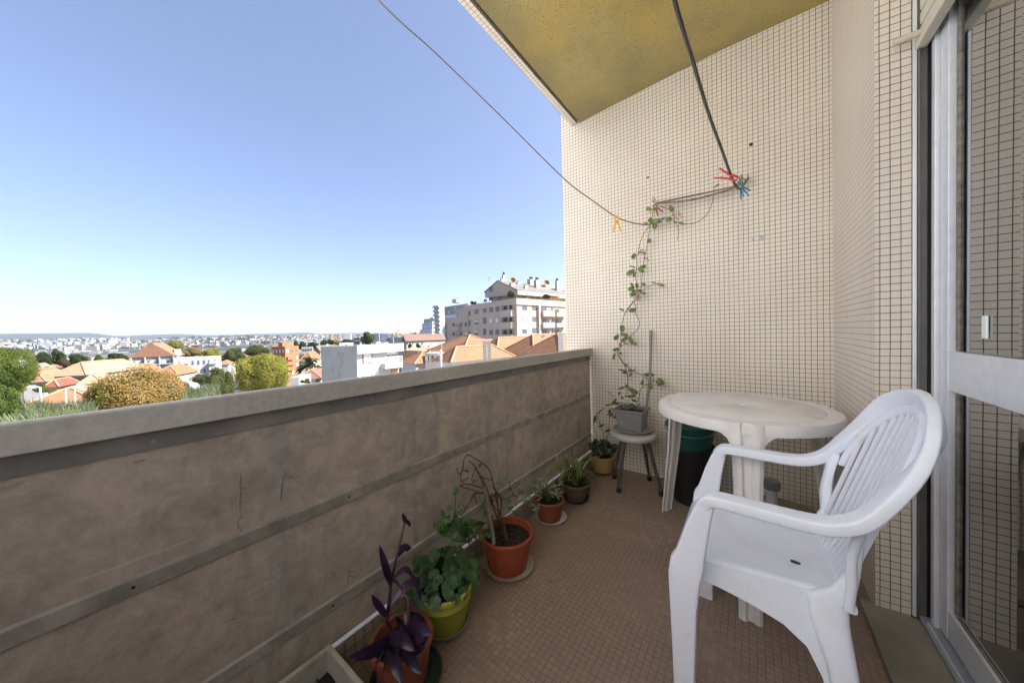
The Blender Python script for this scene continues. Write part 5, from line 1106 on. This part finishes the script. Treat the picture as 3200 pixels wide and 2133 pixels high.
for lab, x0, x1, y0, ds, col in (('pinkish tower flats on the skyline beside the yellow crane', 1475, 1562, 150, 900, (.42, .31, .26)), ('white stepped flats on the skyline', 1590, 1668, 143, 950, (.6, .58, .55)), ('pale flats on the skyline behind the tall tree', 1905, 1965, 138, 900, (.5, .5, .5)), ('grey flats on the skyline beside the small white flats', 1970, 2060, 140, 900, (.3, .3, .33)), ('white low building near the horizon', 1310, 1365, 200, 500, (.6, .6, .6))):
    block(lab, c2, (x0, x1), (x1, x1+4), y0, ds, wall_m('skyline', col), (4, 0), 4, 4.0 if ds > 600 else 3.2, depth=16, seed=x0)
block('white long hall with flat roof behind the brown roofed house', c2, (2120, 2400), (2400, 2405), 172, 190, white_w, (0, 0), 0, 3, depth=20)
t_, Fl_, Fr_, la_, lb_, zt_s, g_ = block('grey billboard building with blue sign', c2, (2040, 2112), (2112, 2116), 186, 260, wall_m('board', (.42, .43, .45)), (0, 0), 0, 3, depth=3)
a_, b_, z0_, z1_ = Fl_.rect(c2, (2048, 190, 2075, 212)); b = MB(); Fl_.slab(b, a_, b_, z0_, z1_, 0, .1); b.build('sign', plain('blue_sign', (.03, .12, .40), .5), t_)
# --- left: barn, grey and white blocks
h, Fl, Fr, z = house('big house with grey corrugated side wall, white front and orange roof', *c1(897, 575), 88, (c1, 570, 582), 11.5, 3, 2.0, wall_m('corrugated_sheet', (.34, .33, .32), .12), roof_m('faded_orange_roof', (.38, .23, .14), .25), over=.5, kk_=-38)
b = MB(); Fr.slab(b, .02, 11.45, -9, z-.02, .005, .12); b.build('front', white_w, h); window(Fr, (912, 580, 932, 615), h, c1); window(Fr, (990, 575, 1010, 605), h, c1)
b = MB()
for k_ in range(26): t_ = abs(Fl.at(*c1(570, 582))[0])*k_/25; Fl.slab(b, t_-.06, t_+.06, -9, z-.3, 0, .07)
b.build('corrugation', plain('sheet_rib', (.21, .20, .19), .8), h)
house('small lean-to with orange roof beside the corrugated house', *c1(1050, 658), 80, (c1, 860, 655), 6, 2, 1.3, grey_w, roof_m('faded_orange_roof2', (.38, .23, .14), .25))
block('grey four storey flats with orange roof and balconies', c1, (1376, 1832), (1832, 1862), 378, 190, wall_m('grey_flats', (.36, .37, .40)), (9, 0), 3, 5.0*0+9.6*.0+3.0*2.9*1.0*.0+9.0*.0+3.1, seed=9, winw=.5, depth=15)
gb_ = [o for o in C.objects if o.get('label') == 'grey four storey flats with orange roof and balconies'][0]
q = pd(*c1(1832, 376), 190); Pg = Vector((q.x, q.y)); F1, F2 = dirs(q, -10); Fg = Face(Pg, F1, -F2); lg_ = abs(Fg.at(*c1(1376, 378))[0]); hip(Pg, F1, lg_, F2, 16, q.z+.02, 5.4, 'roof', fard, gb_, gable=True, over=.6)
b = MB()
for r_ in range(3): Fg.slab(b, 0, lg_, q.z-3.1*(r_+1), q.z-3.1*(r_+1)+.35, 0, 1.2)
for k_ in range(4): Fg.slab(b, lg_*k_/3-.3*(k_ == 3), lg_*k_/3+.3, q.z-9.5, q.z, 0, 1.21)
b.build('balcony', grey_w, gb_, fix=False)
for x in (1580, 1720, 1860):
    a = pd(*c1(x, 318), 196); b = MB(); b.box((a.x-1.2, a.y-1, a.z-2.2), (a.x+1.2, a.y+1, a.z+.6)); b.build('chimney', grey_w, gb_)
wb = block('long white flats with balconies left of the big tree', c1, (1868, 2285), (2285, 2322), 378, 170, white_w, (7, 0), 3, 4.1*.8, seed=11, blindp=.2, winw=.3, depth=12)
for x0 in (1905, 2205):
    for ya in (430, 490, 548):
        a_, b_, z0_, z1_ = wb[1].rect(c1, (x0, ya, x0+72, ya+26)); b = MB(); wb[1].slab(b, a_, b_, z0_, z1_, 0, 1.6); b.build('balcony', white_w, wb[0])
for i, (lab, x, x0, y, ds, lb, hr, m, rf) in enumerate((
        ('row of orange roofs in front of the corrugated house', 935, 300, 835, 58, 6, 1.3, white_w, orange_roof), ('terracotta roofed shed at the foot of the corrugated wall', 598, 500, 700, 80, 4, 1.0, ochre, red_roof), ('low orange roof behind the small green bush', 470, 205, 648, 100, 8, 1.5, white_w, fard),
        ('orange roof cottage peeping through the left trees', 360, 215, 612, 112, 8, 1.6, white_w, fard), ('pale roofed cottage among the left trees', 455, 300, 530, 150, 8, 1.8, white_w, roof_m('pale_roof', (.25, .2, .17))), ('dark red roof beside the dark round tree', 1350, 1165, 578, 118, 9, 2.3, white_w, red_roof),
        ('bright orange roof in front of the grey flats', 1535, 1330, 575, 105, 8, 2.2, white_w, orange_roof), ('long orange roofed house below the white flats', 1858, 1600, 575, 98, 8, 1.9, white_w, orange_roof), ('orange roof strip behind the street lamps', 1232, 1060, 603, 112, 7, 1.0, white_w, fard),
        ('brown roofs behind the white flats', 2400, 2290, 465, 220, 9, 2, white_w, fard), ('white shed at the foot of the big tree', 1122, 1030, 600, 60, 5, 0, white_w, None))):
    crp = c2 if lab.startswith('white shed') else c1
    house(lab, *crp(x, y), ds, (crp, x0, y+2), lb, 3, hr, m, rf)
# --- street lamps, cranes
lm = plain('lamp_post_steel', (.45, .45, .45), .5, .1, metal=.3)
def lamp(lab, crop, x, y0, y1, arms, dist):
    a = pd(*crop(x, y0), dist); t = thing('street_lamp', lab, 'street lamp', (a.x, a.y, gz(a.x, a.y)), 'street lamps')
    b = MB(); b.tube([(a.x, a.y, gz(a.x, a.y)), (a.x, a.y, a.z)], [.11, .06], 8); b.build('pole', lm, t)
    for x2, y2 in arms:
        q = pd(*crop(x2, y2), dist); b = MB(); b.tube([a, q], .05, 6); d = (q-a).normalized(); b.tube([q, q+d*.7], .12, 6); b.build('lamp_head', lm, t)
lamp('white street lamp with one arm to the left, far left', c1, 420, 702, 860, ((375, 702),), 40)
lamp('street lamp with long arm left of the pair before the orange roofs', c1, 686, 718, 812, ((750, 712),), 52)
lamp('street lamp with arm to the right before the orange roofs', c1, 781, 695, 808, ((815, 706),), 52)
lamp('thin street lamp behind the corrugated house, left one', c1, 1092, 522, 612, ((1125, 518),), 105)
lamp('thicker lamp mast behind the corrugated house, right one', c1, 1144, 505, 605, ((1170, 508), (1128, 512)), 100)
lamp('bent lamp standing among the right orange roofs', c3, 1662, 938, 990, ((1722, 912),), 45)
lamp('double headed lamp in front of the brown roofed house', r3, 675, 760, 800, ((615, 735), (755, 735)), 80)
cy = plain('crane_yellow', (.55, .36, .02), .5)
for lab, crop, x, y0, y1, arm, ds in (('yellow tower crane near the pinkish tower flats', c2, 1471, 130, 196, (1471, 1500), 800), ('yellow tower crane with grey jib above the red roofs', c2, 2165, 98, 178, (2120, 2230), 700)):
    a = pd(*crop(x, y0), ds); t = thing('tower_crane', lab, 'crane', (a.x, a.y, gz(a.x, a.y))); b = MB(); rr = 1.0
    for sx in (-rr, rr):
        for sy in (-rr, rr): b.tube([(a.x+sx, a.y+sy, gz(a.x, a.y)), (a.x+sx, a.y+sy, a.z)], .3, 4)
    n_ = 16
    for k_ in range(n_):
        za0 = a.z-k_*2.2; b.tube([(a.x-rr, a.y-rr, za0), (a.x+rr, a.y-rr, za0-2.2)], .2, 4); b.tube([(a.x+rr, a.y+rr, za0), (a.x+rr, a.y-rr, za0-2.2)], .2, 4)
    b.build('mast', cy, t); b = MB(); q0 = pd(*crop(arm[0], y0+12), ds); q1 = pd(*crop(arm[1], y0+10), ds); b.tube([q0, q1], .35, 4); b.tube([q0+Vector((0, 0, 1.5)), q1], .2, 4); b.build('jib', cy, t)
# antenna mast on cottage
a = pd(*r3(1305, 560), 33); tq = thing('antenna_mast', 'thin white antenna mast rising behind the round white chimney', 'antenna', (a.x, a.y, -2)); b = MB(); b.tube([(a.x, a.y, pd(*r3(1305, 790), 33).z-1), a], .03, 6); b.tube([a+Vector((-.3, 0, -.1)), a+Vector((.35, 0, -.1))], .02, 4); b.build('mast', lm, tq)

# ------------------------------------------------------------------ trees
def crown_mesh(seed, lumps, n, ls, flat=1.0, squash=.75):
    rr = random.Random(seed); b = MB(); L_ = []
    for k in range(lumps):
        v = Vector((rr.gauss(0, 1), rr.gauss(0, 1), rr.gauss(0, 1))).normalized()*rr.uniform(.25, .72); v.z *= squash; L_.append((v, rr.uniform(.20, .40)))
    for k in range(n):
        c_, r_ = L_[rr.randrange(lumps)]
        v = Vector((rr.gauss(0, 1), rr.gauss(0, 1), rr.gauss(0, 1)+.25)).normalized(); rad = r_*(rr.uniform(.80, 1.06) if rr.random() < .8 else rr.uniform(.5, 1.2))
        p = c_+v*rad; p.z = p.z*flat
        if any((p-c2_).length < r2_*.60 for c2_, r2_ in L_): continue
        nn = (v+Vector((rr.uniform(-.8, .8), rr.uniform(-.8, .8), rr.uniform(-.5, .9)))).normalized(); u = nn.orthogonal().normalized(); u.rotate(Matrix.Rotation(rr.uniform(0, 6.28), 3, nn)); w2 = nn.cross(u); s = ls*rr.uniform(.6, 1.4)
        b.quad(p-u*s, p-w2*s*.6, p+u*s, p+w2*s*.6)
    me = bpy.data.meshes.new('crown'); me.from_pydata(b.v, [], b.f); me.materials.append(None); return me
CR = [crown_mesh(1, 26, 26000, .036), crown_mesh(2, 34, 32000, .034), crown_mesh(3, 18, 22000, .040, 1.0, .9), crown_mesh(7, 64, 150000, .0175), crown_mesh(9, 50, 150000, .0165, 1.0, .55)]
TM = {}
def tm(n, c1_, c2_, sc_=.8, tr_=.25):
    if n not in TM:
        t = NT(n); f = t.noise(sc_, 3); f2 = t.noise(9, 2); cc = t.ramp(f, [(.35, c1_), (.65, c2_)]); cc = t.mix(.35, cc, t.ramp(f2, [(.4, tuple(x*.6 for x in c1_)), (.6, tuple(min(1, x*1.35) for x in c2_))])); t.col(cc).p(rough=.75, spec=.1)
        ts = t.n('ShaderNodeBsdfTranslucent'); t.L(cc, ts.inputs[0]); mx = t.n('ShaderNodeMixShader'); mx.inputs[0].default_value = tr_
        out = t.t.nodes['Material Output']; t.L(t.b.outputs[0], mx.inputs[1]); t.L(ts.outputs[0], mx.inputs[2]); t.L(mx.outputs[0], out.inputs[0]); TM[n] = t.m
    return TM[n]
bark = plain('bark', (.09, .07, .05), .9, .3, 8)
green = tm('foliage_green', (.045, .075, .018), (.11, .14, .03)); dark = tm('foliage_dark', (.018, .032, .013), (.045, .065, .022)); olive = tm('foliage_olive', (.05, .062, .02), (.10, .108, .035)); yel = tm('foliage_yellow_green', (.12, .13, .025), (.27, .25, .05)); brn = tm('foliage_autumn', (.15, .115, .04), (.30, .20, .065)); gold = tm('foliage_gold', (.34, .25, .02), (.45, .34, .03)); grb = tm('foliage_grey_brown', (.06, .05, .032), (.10, .078, .05))
def tree(lab, crop, x0, x1, y0, y1, dist, m, ci, grp='trees of the town', nm='tree', deep=1.0):
    xc = (x0+x1)/2; a = pd(*crop(x0, (y0+y1)/2), dist); c_ = pd(*crop(x1, (y0+y1)/2), dist); rx = (c_-a).length/2; top = pd(*crop(xc, y0), dist); bot = pd(*crop(xc, y1), dist); rz = (top.z-bot.z)/2; cc = Vector((top.x, top.y, (top.z+bot.z)/2)); g = gz(cc.x, cc.y)
    t = thing(nm, lab, 'tree', (cc.x, cc.y, g), grp)
    o = bpy.data.objects.new('crown', CR[ci]); C.objects.link(o); o.parent = t; o.location = (0, 0, cc.z-g); o.scale = (rx/.87, rx*deep/.87, max(rz, .3)/(.80 if ci < 4 else .55)); o.rotation_euler = (0, 0, (xc*7+y0) % 6.28)
    o.material_slots[0].link = 'OBJECT'; o.material_slots[0].material = m
    b = MB(); hh = cc.z-g; b.tube([(cc.x, cc.y, g-.5), (cc.x+.02*rx, cc.y, g+hh*.5), (cc.x, cc.y, cc.z)], [rx*.07+.06, rx*.055+.05, rx*.03+.02], 8)
    rr = random.Random(int(x0)); 
    for k in range(6):
        an = rr.uniform(0, 6.28); z_ = g+hh*rr.uniform(.55, .9); b.tube([(cc.x, cc.y, z_), (cc.x+math.cos(an)*rx*.3, cc.y+math.sin(an)*rx*.3, z_+rz*.3), (cc.x+math.cos(an)*rx*.6, cc.y+math.sin(an)*rx*.6, z_+rz*.6)], [rx*.03+.02, rx*.02+.01, rx*.008+.005], 6)
    b.build('trunk', bark, t)
tree('big rounded yellow green tree in front of the brick flats', c2, 385, 1040, 300, 820, 52, yel, 3, deep=.9)
tree('lower green part tree left of the big rounded tree', c2, 120, 440, 470, 900, 50, olive, 1)
tree('large brown orange autumn tree above the coping', c1, 870, 2000, 535, 1090, 30, brn, 4, deep=.8)
tree('small green bush at the left end of the autumn tree', c1, 930, 1210, 680, 930, 29, green, 2)
tree('tall bright green tree at the left edge of the picture', c1, -330, 370, 225, 800, 24, green, 3)
tree('lower green tree mass below the tall left tree', c1, -250, 250, 640, 1060, 23, green, 1)
for i, (lab, x0, x1, y0, y1, ds, m, ci) in enumerate((
        ('dark evergreen behind the left tree, first of the row', 340, 560, 335, 500, 190, dark, 0), ('dark evergreen with pointed top in the row', 520, 720, 295, 480, 200, dark, 2), ('wide dark green tree in the middle of the row', 660, 950, 345, 520, 185, dark, 1), ('brownish tree in front of the dark row', 590, 740, 400, 500, 170, grb, 0),
        ('bright golden yellow small tree', 690, 838, 460, 560, 130, gold, 2), ('green bushes left of the golden tree', 400, 640, 480, 620, 125, green, 1), ('grey brown leafless looking tree beside the golden one', 840, 1000, 440, 540, 150, grb, 2), ('olive tree beside the dark round tree', 970, 1090, 365, 480, 180, olive, 0),
        ('dark round dense tree left of the grey flats', 1080, 1372, 330, 560, 150, dark, 1), ('small green tree below the dark round one', 950, 1090, 490, 580, 130, dark, 0), ('sparse olive tree behind the grey flats roof', 1535, 1665, 240, 340, 260, olive, 0), ('umbrella shaped yellowish tree behind the grey flats', 1735, 1940, 220, 315, 250, yel, 4),
        ('orange brown tree row behind the white flats, left', 1900, 2130, 285, 400, 240, brn, 0), ('orange brown tree row behind the white flats, right', 2080, 2360, 290, 440, 235, yel, 1), ('green shrub in front of the shed, lower left', 335, 520, 655, 775, 62, green, 2), ('thin leafy tree right of the roofs, far left', 160, 300, 560, 800, 40, yel, 0),
        ('low olive hedge tree before the left roofs', 200, 420, 470, 600, 140, olive, 0), ('green tree between the white flats and the big tree', 2000, 2200, 560, 660, 100, olive, 1))):
    tree(lab, c1, x0, x1, y0, y1, ds, m, ci)
for i, (lab, x0, x1, y0, y1, ds, m, ci) in enumerate((
        ('olive tree row behind the big tree, left part', 330, 560, 280, 440, 230, olive, 1), ('olive tree row behind the big tree, right part', 520, 830, 262, 400, 240, olive, 0), ('dark pine behind the brick flats', 1020, 1130, 210, 330, 400, dark, 2), ('dark pine left of the white office block', 1110, 1200, 225, 320, 390, dark, 0), ('dark trees above the white office block', 1190, 1330, 225, 300, 380, dark, 1),
        ('dark trees on the skyline by the crane, left', 1340, 1430, 205, 270, 420, dark, 0), ('dark trees on the skyline by the crane, right', 1420, 1510, 195, 265, 420, dark, 2), ('yellow green tree on the skyline', 1490, 1560, 215, 265, 400, yel, 0), ('dark skyline tree above the white house', 1560, 1700, 195, 262, 380, dark, 1), ('tall feathery grey green tree above the white house', 1755, 1915, 112, 260, 210, olive, 1),
        ('green shrub beside the pink roof outbuilding', 1130, 1255, 612, 670, 58, green, 2), ('small shrub at the foot of the blank wall', 1290, 1360, 612, 650, 52, green, 0), ('yellowish garden tree beside the villa', 1270, 1358, 465, 550, 95, yel, 2), ('round tree beside the white tower', 2310, 2380, 125, 185, 500, olive, 2))):
    tree(lab, c2, x0, x1, y0, y1, ds, m, ci)
tree('dark garden tree before the brown roofed house', r3, 580, 740, 610, 770, 112, dark, 2); tree('dark garden tree beside the brown roofed house', r3, 380, 500, 640, 770, 112, dark, 0); tree('dark trees at the foot of the white tower', r3, 820, 1000, 600, 780, 130, dark, 1)
for i, (x0, x1, y0, y1) in enumerate(((1285, 1368, 345, 435), (1512, 1590, 388, 432), (1775, 1862, 375, 450), (840, 908, 472, 512))):
    F = RF if i in (1, 2) else LF; a_, b_, z0_, z1_ = F.rect(c3, (x0, y0, x1, y1)); q = F.p((a_+b_)/2, (z0_+z1_)/2, -.9)
    t = thing('terrace_shrub', ('tall leafy shrub at the corner of the roof terrace', 'low wide shrub in the middle of the roof terrace', 'leafy shrub at the right end of the roof terrace', 'dark shrub at the left end of the terrace parapet')[i], 'shrub', (q.x, q.y, z0_), 'shrubs on the roof terrace')
    o = bpy.data.objects.new('foliage', CR[2 if i % 2 else 0]); C.objects.link(o); o.parent = t; o.location = (0, 0, (z1_-z0_)/2); o.scale = (abs(b_-a_)/2, abs(b_-a_)/2, (z1_-z0_)/2*1.1); o.material_slots[0].link = 'OBJECT'; o.material_slots[0].material = (green, yel, green, dark)[i]
    b = MB(); b.tube([(q.x, q.y, ztop-1.6), (q.x, q.y, (z0_+z1_)/2)], .07, 6); b.build('stem', bark, t)
# palm
a = pd(*c2(1243, 545), 85); top = pd(*c2(1243, 480), 85); t = thing('palm_tree', 'small dark palm tree in front of the cream villa', 'tree', (a.x, a.y, gz(a.x, a.y))); b = MB(); b.tube([(a.x, a.y, gz(a.x, a.y)), top], .22, 8); b.build('trunk', bark, t); b = MB(); rr = random.Random(3)
for k in range(46):
    an = rr.uniform(0, 6.28); el = rr.uniform(-.5, 1.2); d = Vector((math.cos(an)*math.cos(el), math.sin(an)*math.cos(el), math.sin(el))); L_ = 3.2; leafblade(b, top, top+d*L_*.6, top+d*L_*.95-Vector((0, 0, 1.0)), .45, 6)
b.build('crown', dark, t)
# pale reeds
def reeds(lab, crop, x0, x1, y0, y1, d0, d1, n, seed):
    rr = random.Random(seed); b = MB()
    for k in range(n):
        x = rr.uniform(x0, x1); f = rr.random(); ds = d0+(d1-d0)*f; yt = y0+(y1-y0)*(1-f)*rr.uniform(.75, 1.15)+rr.uniform(-12, 12)+22*math.sin(x*.013)
        top = pd(*crop(x, yt), ds); base = Vector((top.x+rr.uniform(-.3, .3), top.y, top.z-rr.uniform(1.6, 3.0))); mid = base.lerp(top, .6)
        tip = top+Vector((rr.uniform(-.55, .55), rr.uniform(-.3, .3), rr.uniform(-.25, .15))); leafblade(b, base, mid, tip, rr.uniform(.06, .13), 4)
    return tag(b.build('reeds', reed_m, fix=False), lab, 'reeds', kind='stuff')
reed_m = tm('reed_leaf', (.15, .19, .09), (.30, .33, .19), 3)
reeds('pale green reeds growing below the balcony at the left', c1, 60, 960, 845, 1010, 21, 27, 5200, 1)
reeds('pale green reeds between the autumn tree and the big tree', c1, 1950, 2290, 675, 800, 27, 33, 2400, 2)

# ------------------------------------------------------------------ terrain and far town
prof_px = [(-900, 1062), (-300, 1055), (0, 1052), (60, 1050), (150, 1047), (220, 1043), (270, 1041), (310, 1043), (350, 1050), (400, 1050), (450, 1047), (560, 1044), (640, 1048), (700, 1047), (800, 1044), (860, 1043), (960, 1039), (1000, 1043), (1100, 1040), (1200, 1041), (1300, 1045), (1700, 1042), (2400, 1040), (3600, 1010)]
azs = []
for x, y in prof_px:
    d = ray(x, y); azs.append((math.atan2(d.y, d.x), d.z/math.hypot(d.x, d.y)))
azs.sort()
def elev(a):
    if a <= azs[0][0]: return azs[0][1]
    for (a0, e0), (a1, e1) in zip(azs, azs[1:]):
        if a <= a1: return e0+(e1-e0)*(a-a0)/(a1-a0)
    return azs[-1][1]
rs = [0, 8, 20, 40, 60, 90, 130, 180, 250, 350, 500, 700, 950, 1250, 1600, 2000, 2400, 2800, 3200, 3600, 4000, 4500, 5000, 5600, 6200, 6800, 7400, 8000, 8600, 9200, 10000, 11500, 14000, 20000]
NA = 240; A0_, A1_ = R(60), R(205)
b = MB()
for r_ in rs:
    for j in range(NA+1):
        a = A0_+(A1_-A0_)*j/NA; x, y = r_*math.cos(a), r_*math.sin(a); z = gz(x, y)
        if r_ > 600: z += (noise.noise(Vector((x*.0012, y*.0012, 3)))+.5*noise.noise(Vector((x*.004, y*.004, 8))))*min(22, (r_-600)*.012)
        if r_ > 5600:
            k = min(1, (r_-5600)/3200); k = k*k*(3-2*k); hh = elev(a)*9000+EYE
            z = z*(1-k)+(hh*(1+.12*noise.noise(Vector((x*.0006, y*.0006, 5)))*(1 if r_ < 9000 else 0)))*k
            if r_ > 10000: z = hh*.8
        b.v.append((x, y, z))
for i in range(len(rs)-1):
    for j in range(NA): a = i*(NA+1)+j; b.f.append((a, a+NA+1, a+NA+2, a+1))
def ter_mat():
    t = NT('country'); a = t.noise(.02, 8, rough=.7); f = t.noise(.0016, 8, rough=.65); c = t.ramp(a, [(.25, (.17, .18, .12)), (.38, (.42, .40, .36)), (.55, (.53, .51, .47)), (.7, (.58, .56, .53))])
    vl = t.n('ShaderNodeVectorMath', operation='LENGTH'); t.L(t.pos(), vl.inputs[0]); near = t.step(vl.outputs['Value'], 60, 95)  # ground close to the house made pale to bounce sun up into the balcony
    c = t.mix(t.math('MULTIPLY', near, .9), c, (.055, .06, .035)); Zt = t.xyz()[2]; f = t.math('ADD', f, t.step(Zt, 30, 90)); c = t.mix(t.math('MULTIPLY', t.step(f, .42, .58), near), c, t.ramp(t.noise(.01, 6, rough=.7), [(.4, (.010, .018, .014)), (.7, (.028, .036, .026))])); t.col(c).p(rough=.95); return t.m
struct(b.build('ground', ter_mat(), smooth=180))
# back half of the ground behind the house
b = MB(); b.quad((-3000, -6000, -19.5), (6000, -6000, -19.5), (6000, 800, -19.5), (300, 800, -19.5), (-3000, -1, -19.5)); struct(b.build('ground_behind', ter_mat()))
rr = random.Random(77)
hw = [wall_m('far_white', (.36, .36, .36)), wall_m('far_cream', (.30, .28, .25)), wall_m('far_grey', (.2, .21, .22))]
def hmesh(w_, d_, h_, roof):
    b = MB(); b.box((-w_/2, -d_/2, -4), (w_/2, d_/2, h_)); n = len(b.f)
    if roof:
        z = h_+.02; b.v += [(-w_/2-.4, -d_/2-.4, z), (w_/2+.4, -d_/2-.4, z), (w_/2+.4, d_/2+.4, z), (-w_/2-.4, d_/2+.4, z), (-w_/2+d_/2, 0, z+d_*.3), (w_/2-d_/2, 0, z+d_*.3)]; i = 8
        b.f += [(i, i+1, i+5, i+4), (i+1, i+2, i+5), (i+2, i+3, i+4, i+5), (i+3, i, i+4), (i+3, i+2, i+1, i)]
    return b, n
protos = []
for k, (w_, d_, h_, rf) in enumerate(((14, 9, 6, 1), (11, 8, 5, 1), (18, 10, 8, 1), (22, 12, 14, 0), (16, 12, 18, 0), (26, 10, 7, 1))):
    b, n = hmesh(w_, d_, h_, rf); me = bpy.data.meshes.new('far_house'); me.from_pydata(b.v, [], b.f); me.materials.append(hw[k % 3]); me.materials.append(fard)
    for i, p_ in enumerate(me.polygons): p_.material_index = 1 if i >= n else 0
    protos.append(me)
far_trees = MB()
def az_of(px): d = ray(px, 1070); return math.atan2(d.y, d.x)
cnt = 0
for k in range(270):
    px = rr.uniform(20, 1320); a = az_of(px); r_ = rr.choice((rr.uniform(320, 700), rr.uniform(500, 1400)))
    if px > 900 and r_ < 450: r_ += 250
    x, y = r_*math.cos(a), r_*math.sin(a); i = rr.choice((0, 1, 2, 0, 1, 5, 3)) if r_ < 900 else rr.choice((0, 1, 2, 3, 4, 5))
    o = bpy.data.objects.new('far_house', protos[i]); C.objects.link(o); o.location = (x, y, gz(x, y)+rr.uniform(-1, 1)); o.rotation_euler = (0, 0, math.atan2(E2.y, E2.x)+rr.choice((0, math.pi/2))+rr.uniform(-.2, .2)); s = rr.uniform(.8, 1.25); o.scale = (s, s, s)
    tag(o, 'small pale house among many in the distant town', 'house', 'houses of the distant town')
ft = [MB(), MB(), MB()]; fr_ = MB()
for k in range(5200):
    px = rr.uniform(-100, 1330); a = az_of(px); r_ = rr.uniform(1200, 5400)
    dens = noise.noise(Vector((math.cos(a)*r_*.0016, math.sin(a)*r_*.0016, 2)))+(.25 if px < 380 and 2300 < r_ < 4300 else 0)
    if dens < rr.uniform(-.25, .35): continue
    x, y = r_*math.cos(a), r_*math.sin(a); z = gz(x, y)+(noise.noise(Vector((x*.0012, y*.0012, 3)))+.5*noise.noise(Vector((x*.004, y*.004, 8))))*min(22, (r_-600)*.012)
    w_, d_, h_ = rr.uniform(10, 34), rr.uniform(8, 16), rr.choice((6, 7, 8, 10, 14, 20, 26)) if px < 420 else rr.choice((5, 6, 7, 9, 12))
    Mx = Matrix.Translation((x, y, z)) @ Matrix.Rotation(rr.uniform(0, 3.14), 4, 'Z'); g = ft[rr.randrange(3)]; g.box((-w_/2, -d_/2, -6), (w_/2, d_/2, h_), Mx)
    if h_ < 10: fr_.box((-w_/2-.5, -d_/2-.5, h_+.1), (w_/2+.5, d_/2+.5, h_+1.8), Mx)
for g, m_, i in zip(ft, hw, range(3)): tag(g.build('distant_town', m_, fix=False), ('white', 'cream', 'grey')[i]+' houses of the distant town that read as one mass', 'town', kind='stuff')
tag(fr_.build('distant_roofs', fard, fix=False), 'orange roofs of the distant town that read as one mass', 'town', kind='stuff')
# woods between the houses: many leaf tufts
b = MB()
for k in range(2600):
    px = rr.uniform(-60, 1330); a = az_of(px); r_ = rr.choice((rr.uniform(230, 900), rr.uniform(300, 2600), rr.uniform(2000, 5500)))
    x, y = r_*math.cos(a), r_*math.sin(a)
    if noise.noise(Vector((x*.004, y*.004, 11))) < rr.uniform(-.2, .15): continue
    if px > 1150 and r_ < 500: continue
    z = gz(x, y)+((noise.noise(Vector((x*.0012, y*.0012, 3)))+.5*noise.noise(Vector((x*.004, y*.004, 8))))*min(22, (r_-600)*.012) if r_ > 600 else 0); s = rr.uniform(3, 7)*(1+r_/3000)
    for j in range(26):
        v = Vector((rr.gauss(0, 1), rr.gauss(0, 1), rr.gauss(0, .8))).normalized(); p = Vector((x, y, z+s*.7))+Vector((v.x*s, v.y*s, v.z*s*.8)); u = v.orthogonal().normalized(); u.rotate(Matrix.Rotation(rr.uniform(0, 6), 3, v)); w2 = v.cross(u); q = s*rr.uniform(.3, .55)
        b.quad(p-u*q, p-w2*q, p+u*q, p+w2*q)
tag(b.build('distant_woods', tm('woods', (.016, .03, .018), (.045, .06, .03), .01, .1), fix=False), 'dark woods and gardens between the distant houses', 'woods', kind='stuff')

# ------------------------------------------------------------------ air
hz_ = bpy.data.materials.new('haze'); hz_.use_nodes = True; t_ = hz_.node_tree; t_.nodes.clear(); o_ = t_.nodes.new('ShaderNodeOutputMaterial'); v_ = t_.nodes.new('ShaderNodeVolumePrincipled')
v_.inputs['Color'].default_value = (.80, .88, 1, 1); v_.inputs['Density'].default_value = 6e-5; v_.inputs['Anisotropy'].default_value = .2; t_.links.new(v_.outputs[0], o_.inputs['Volume'])
b = MB(); b.box((-21000, -21000, -80), (21000, 21000, 420)); tag(b.build('haze', hz_), 'thin bluish haze lying over the town', 'haze', kind='stuff')
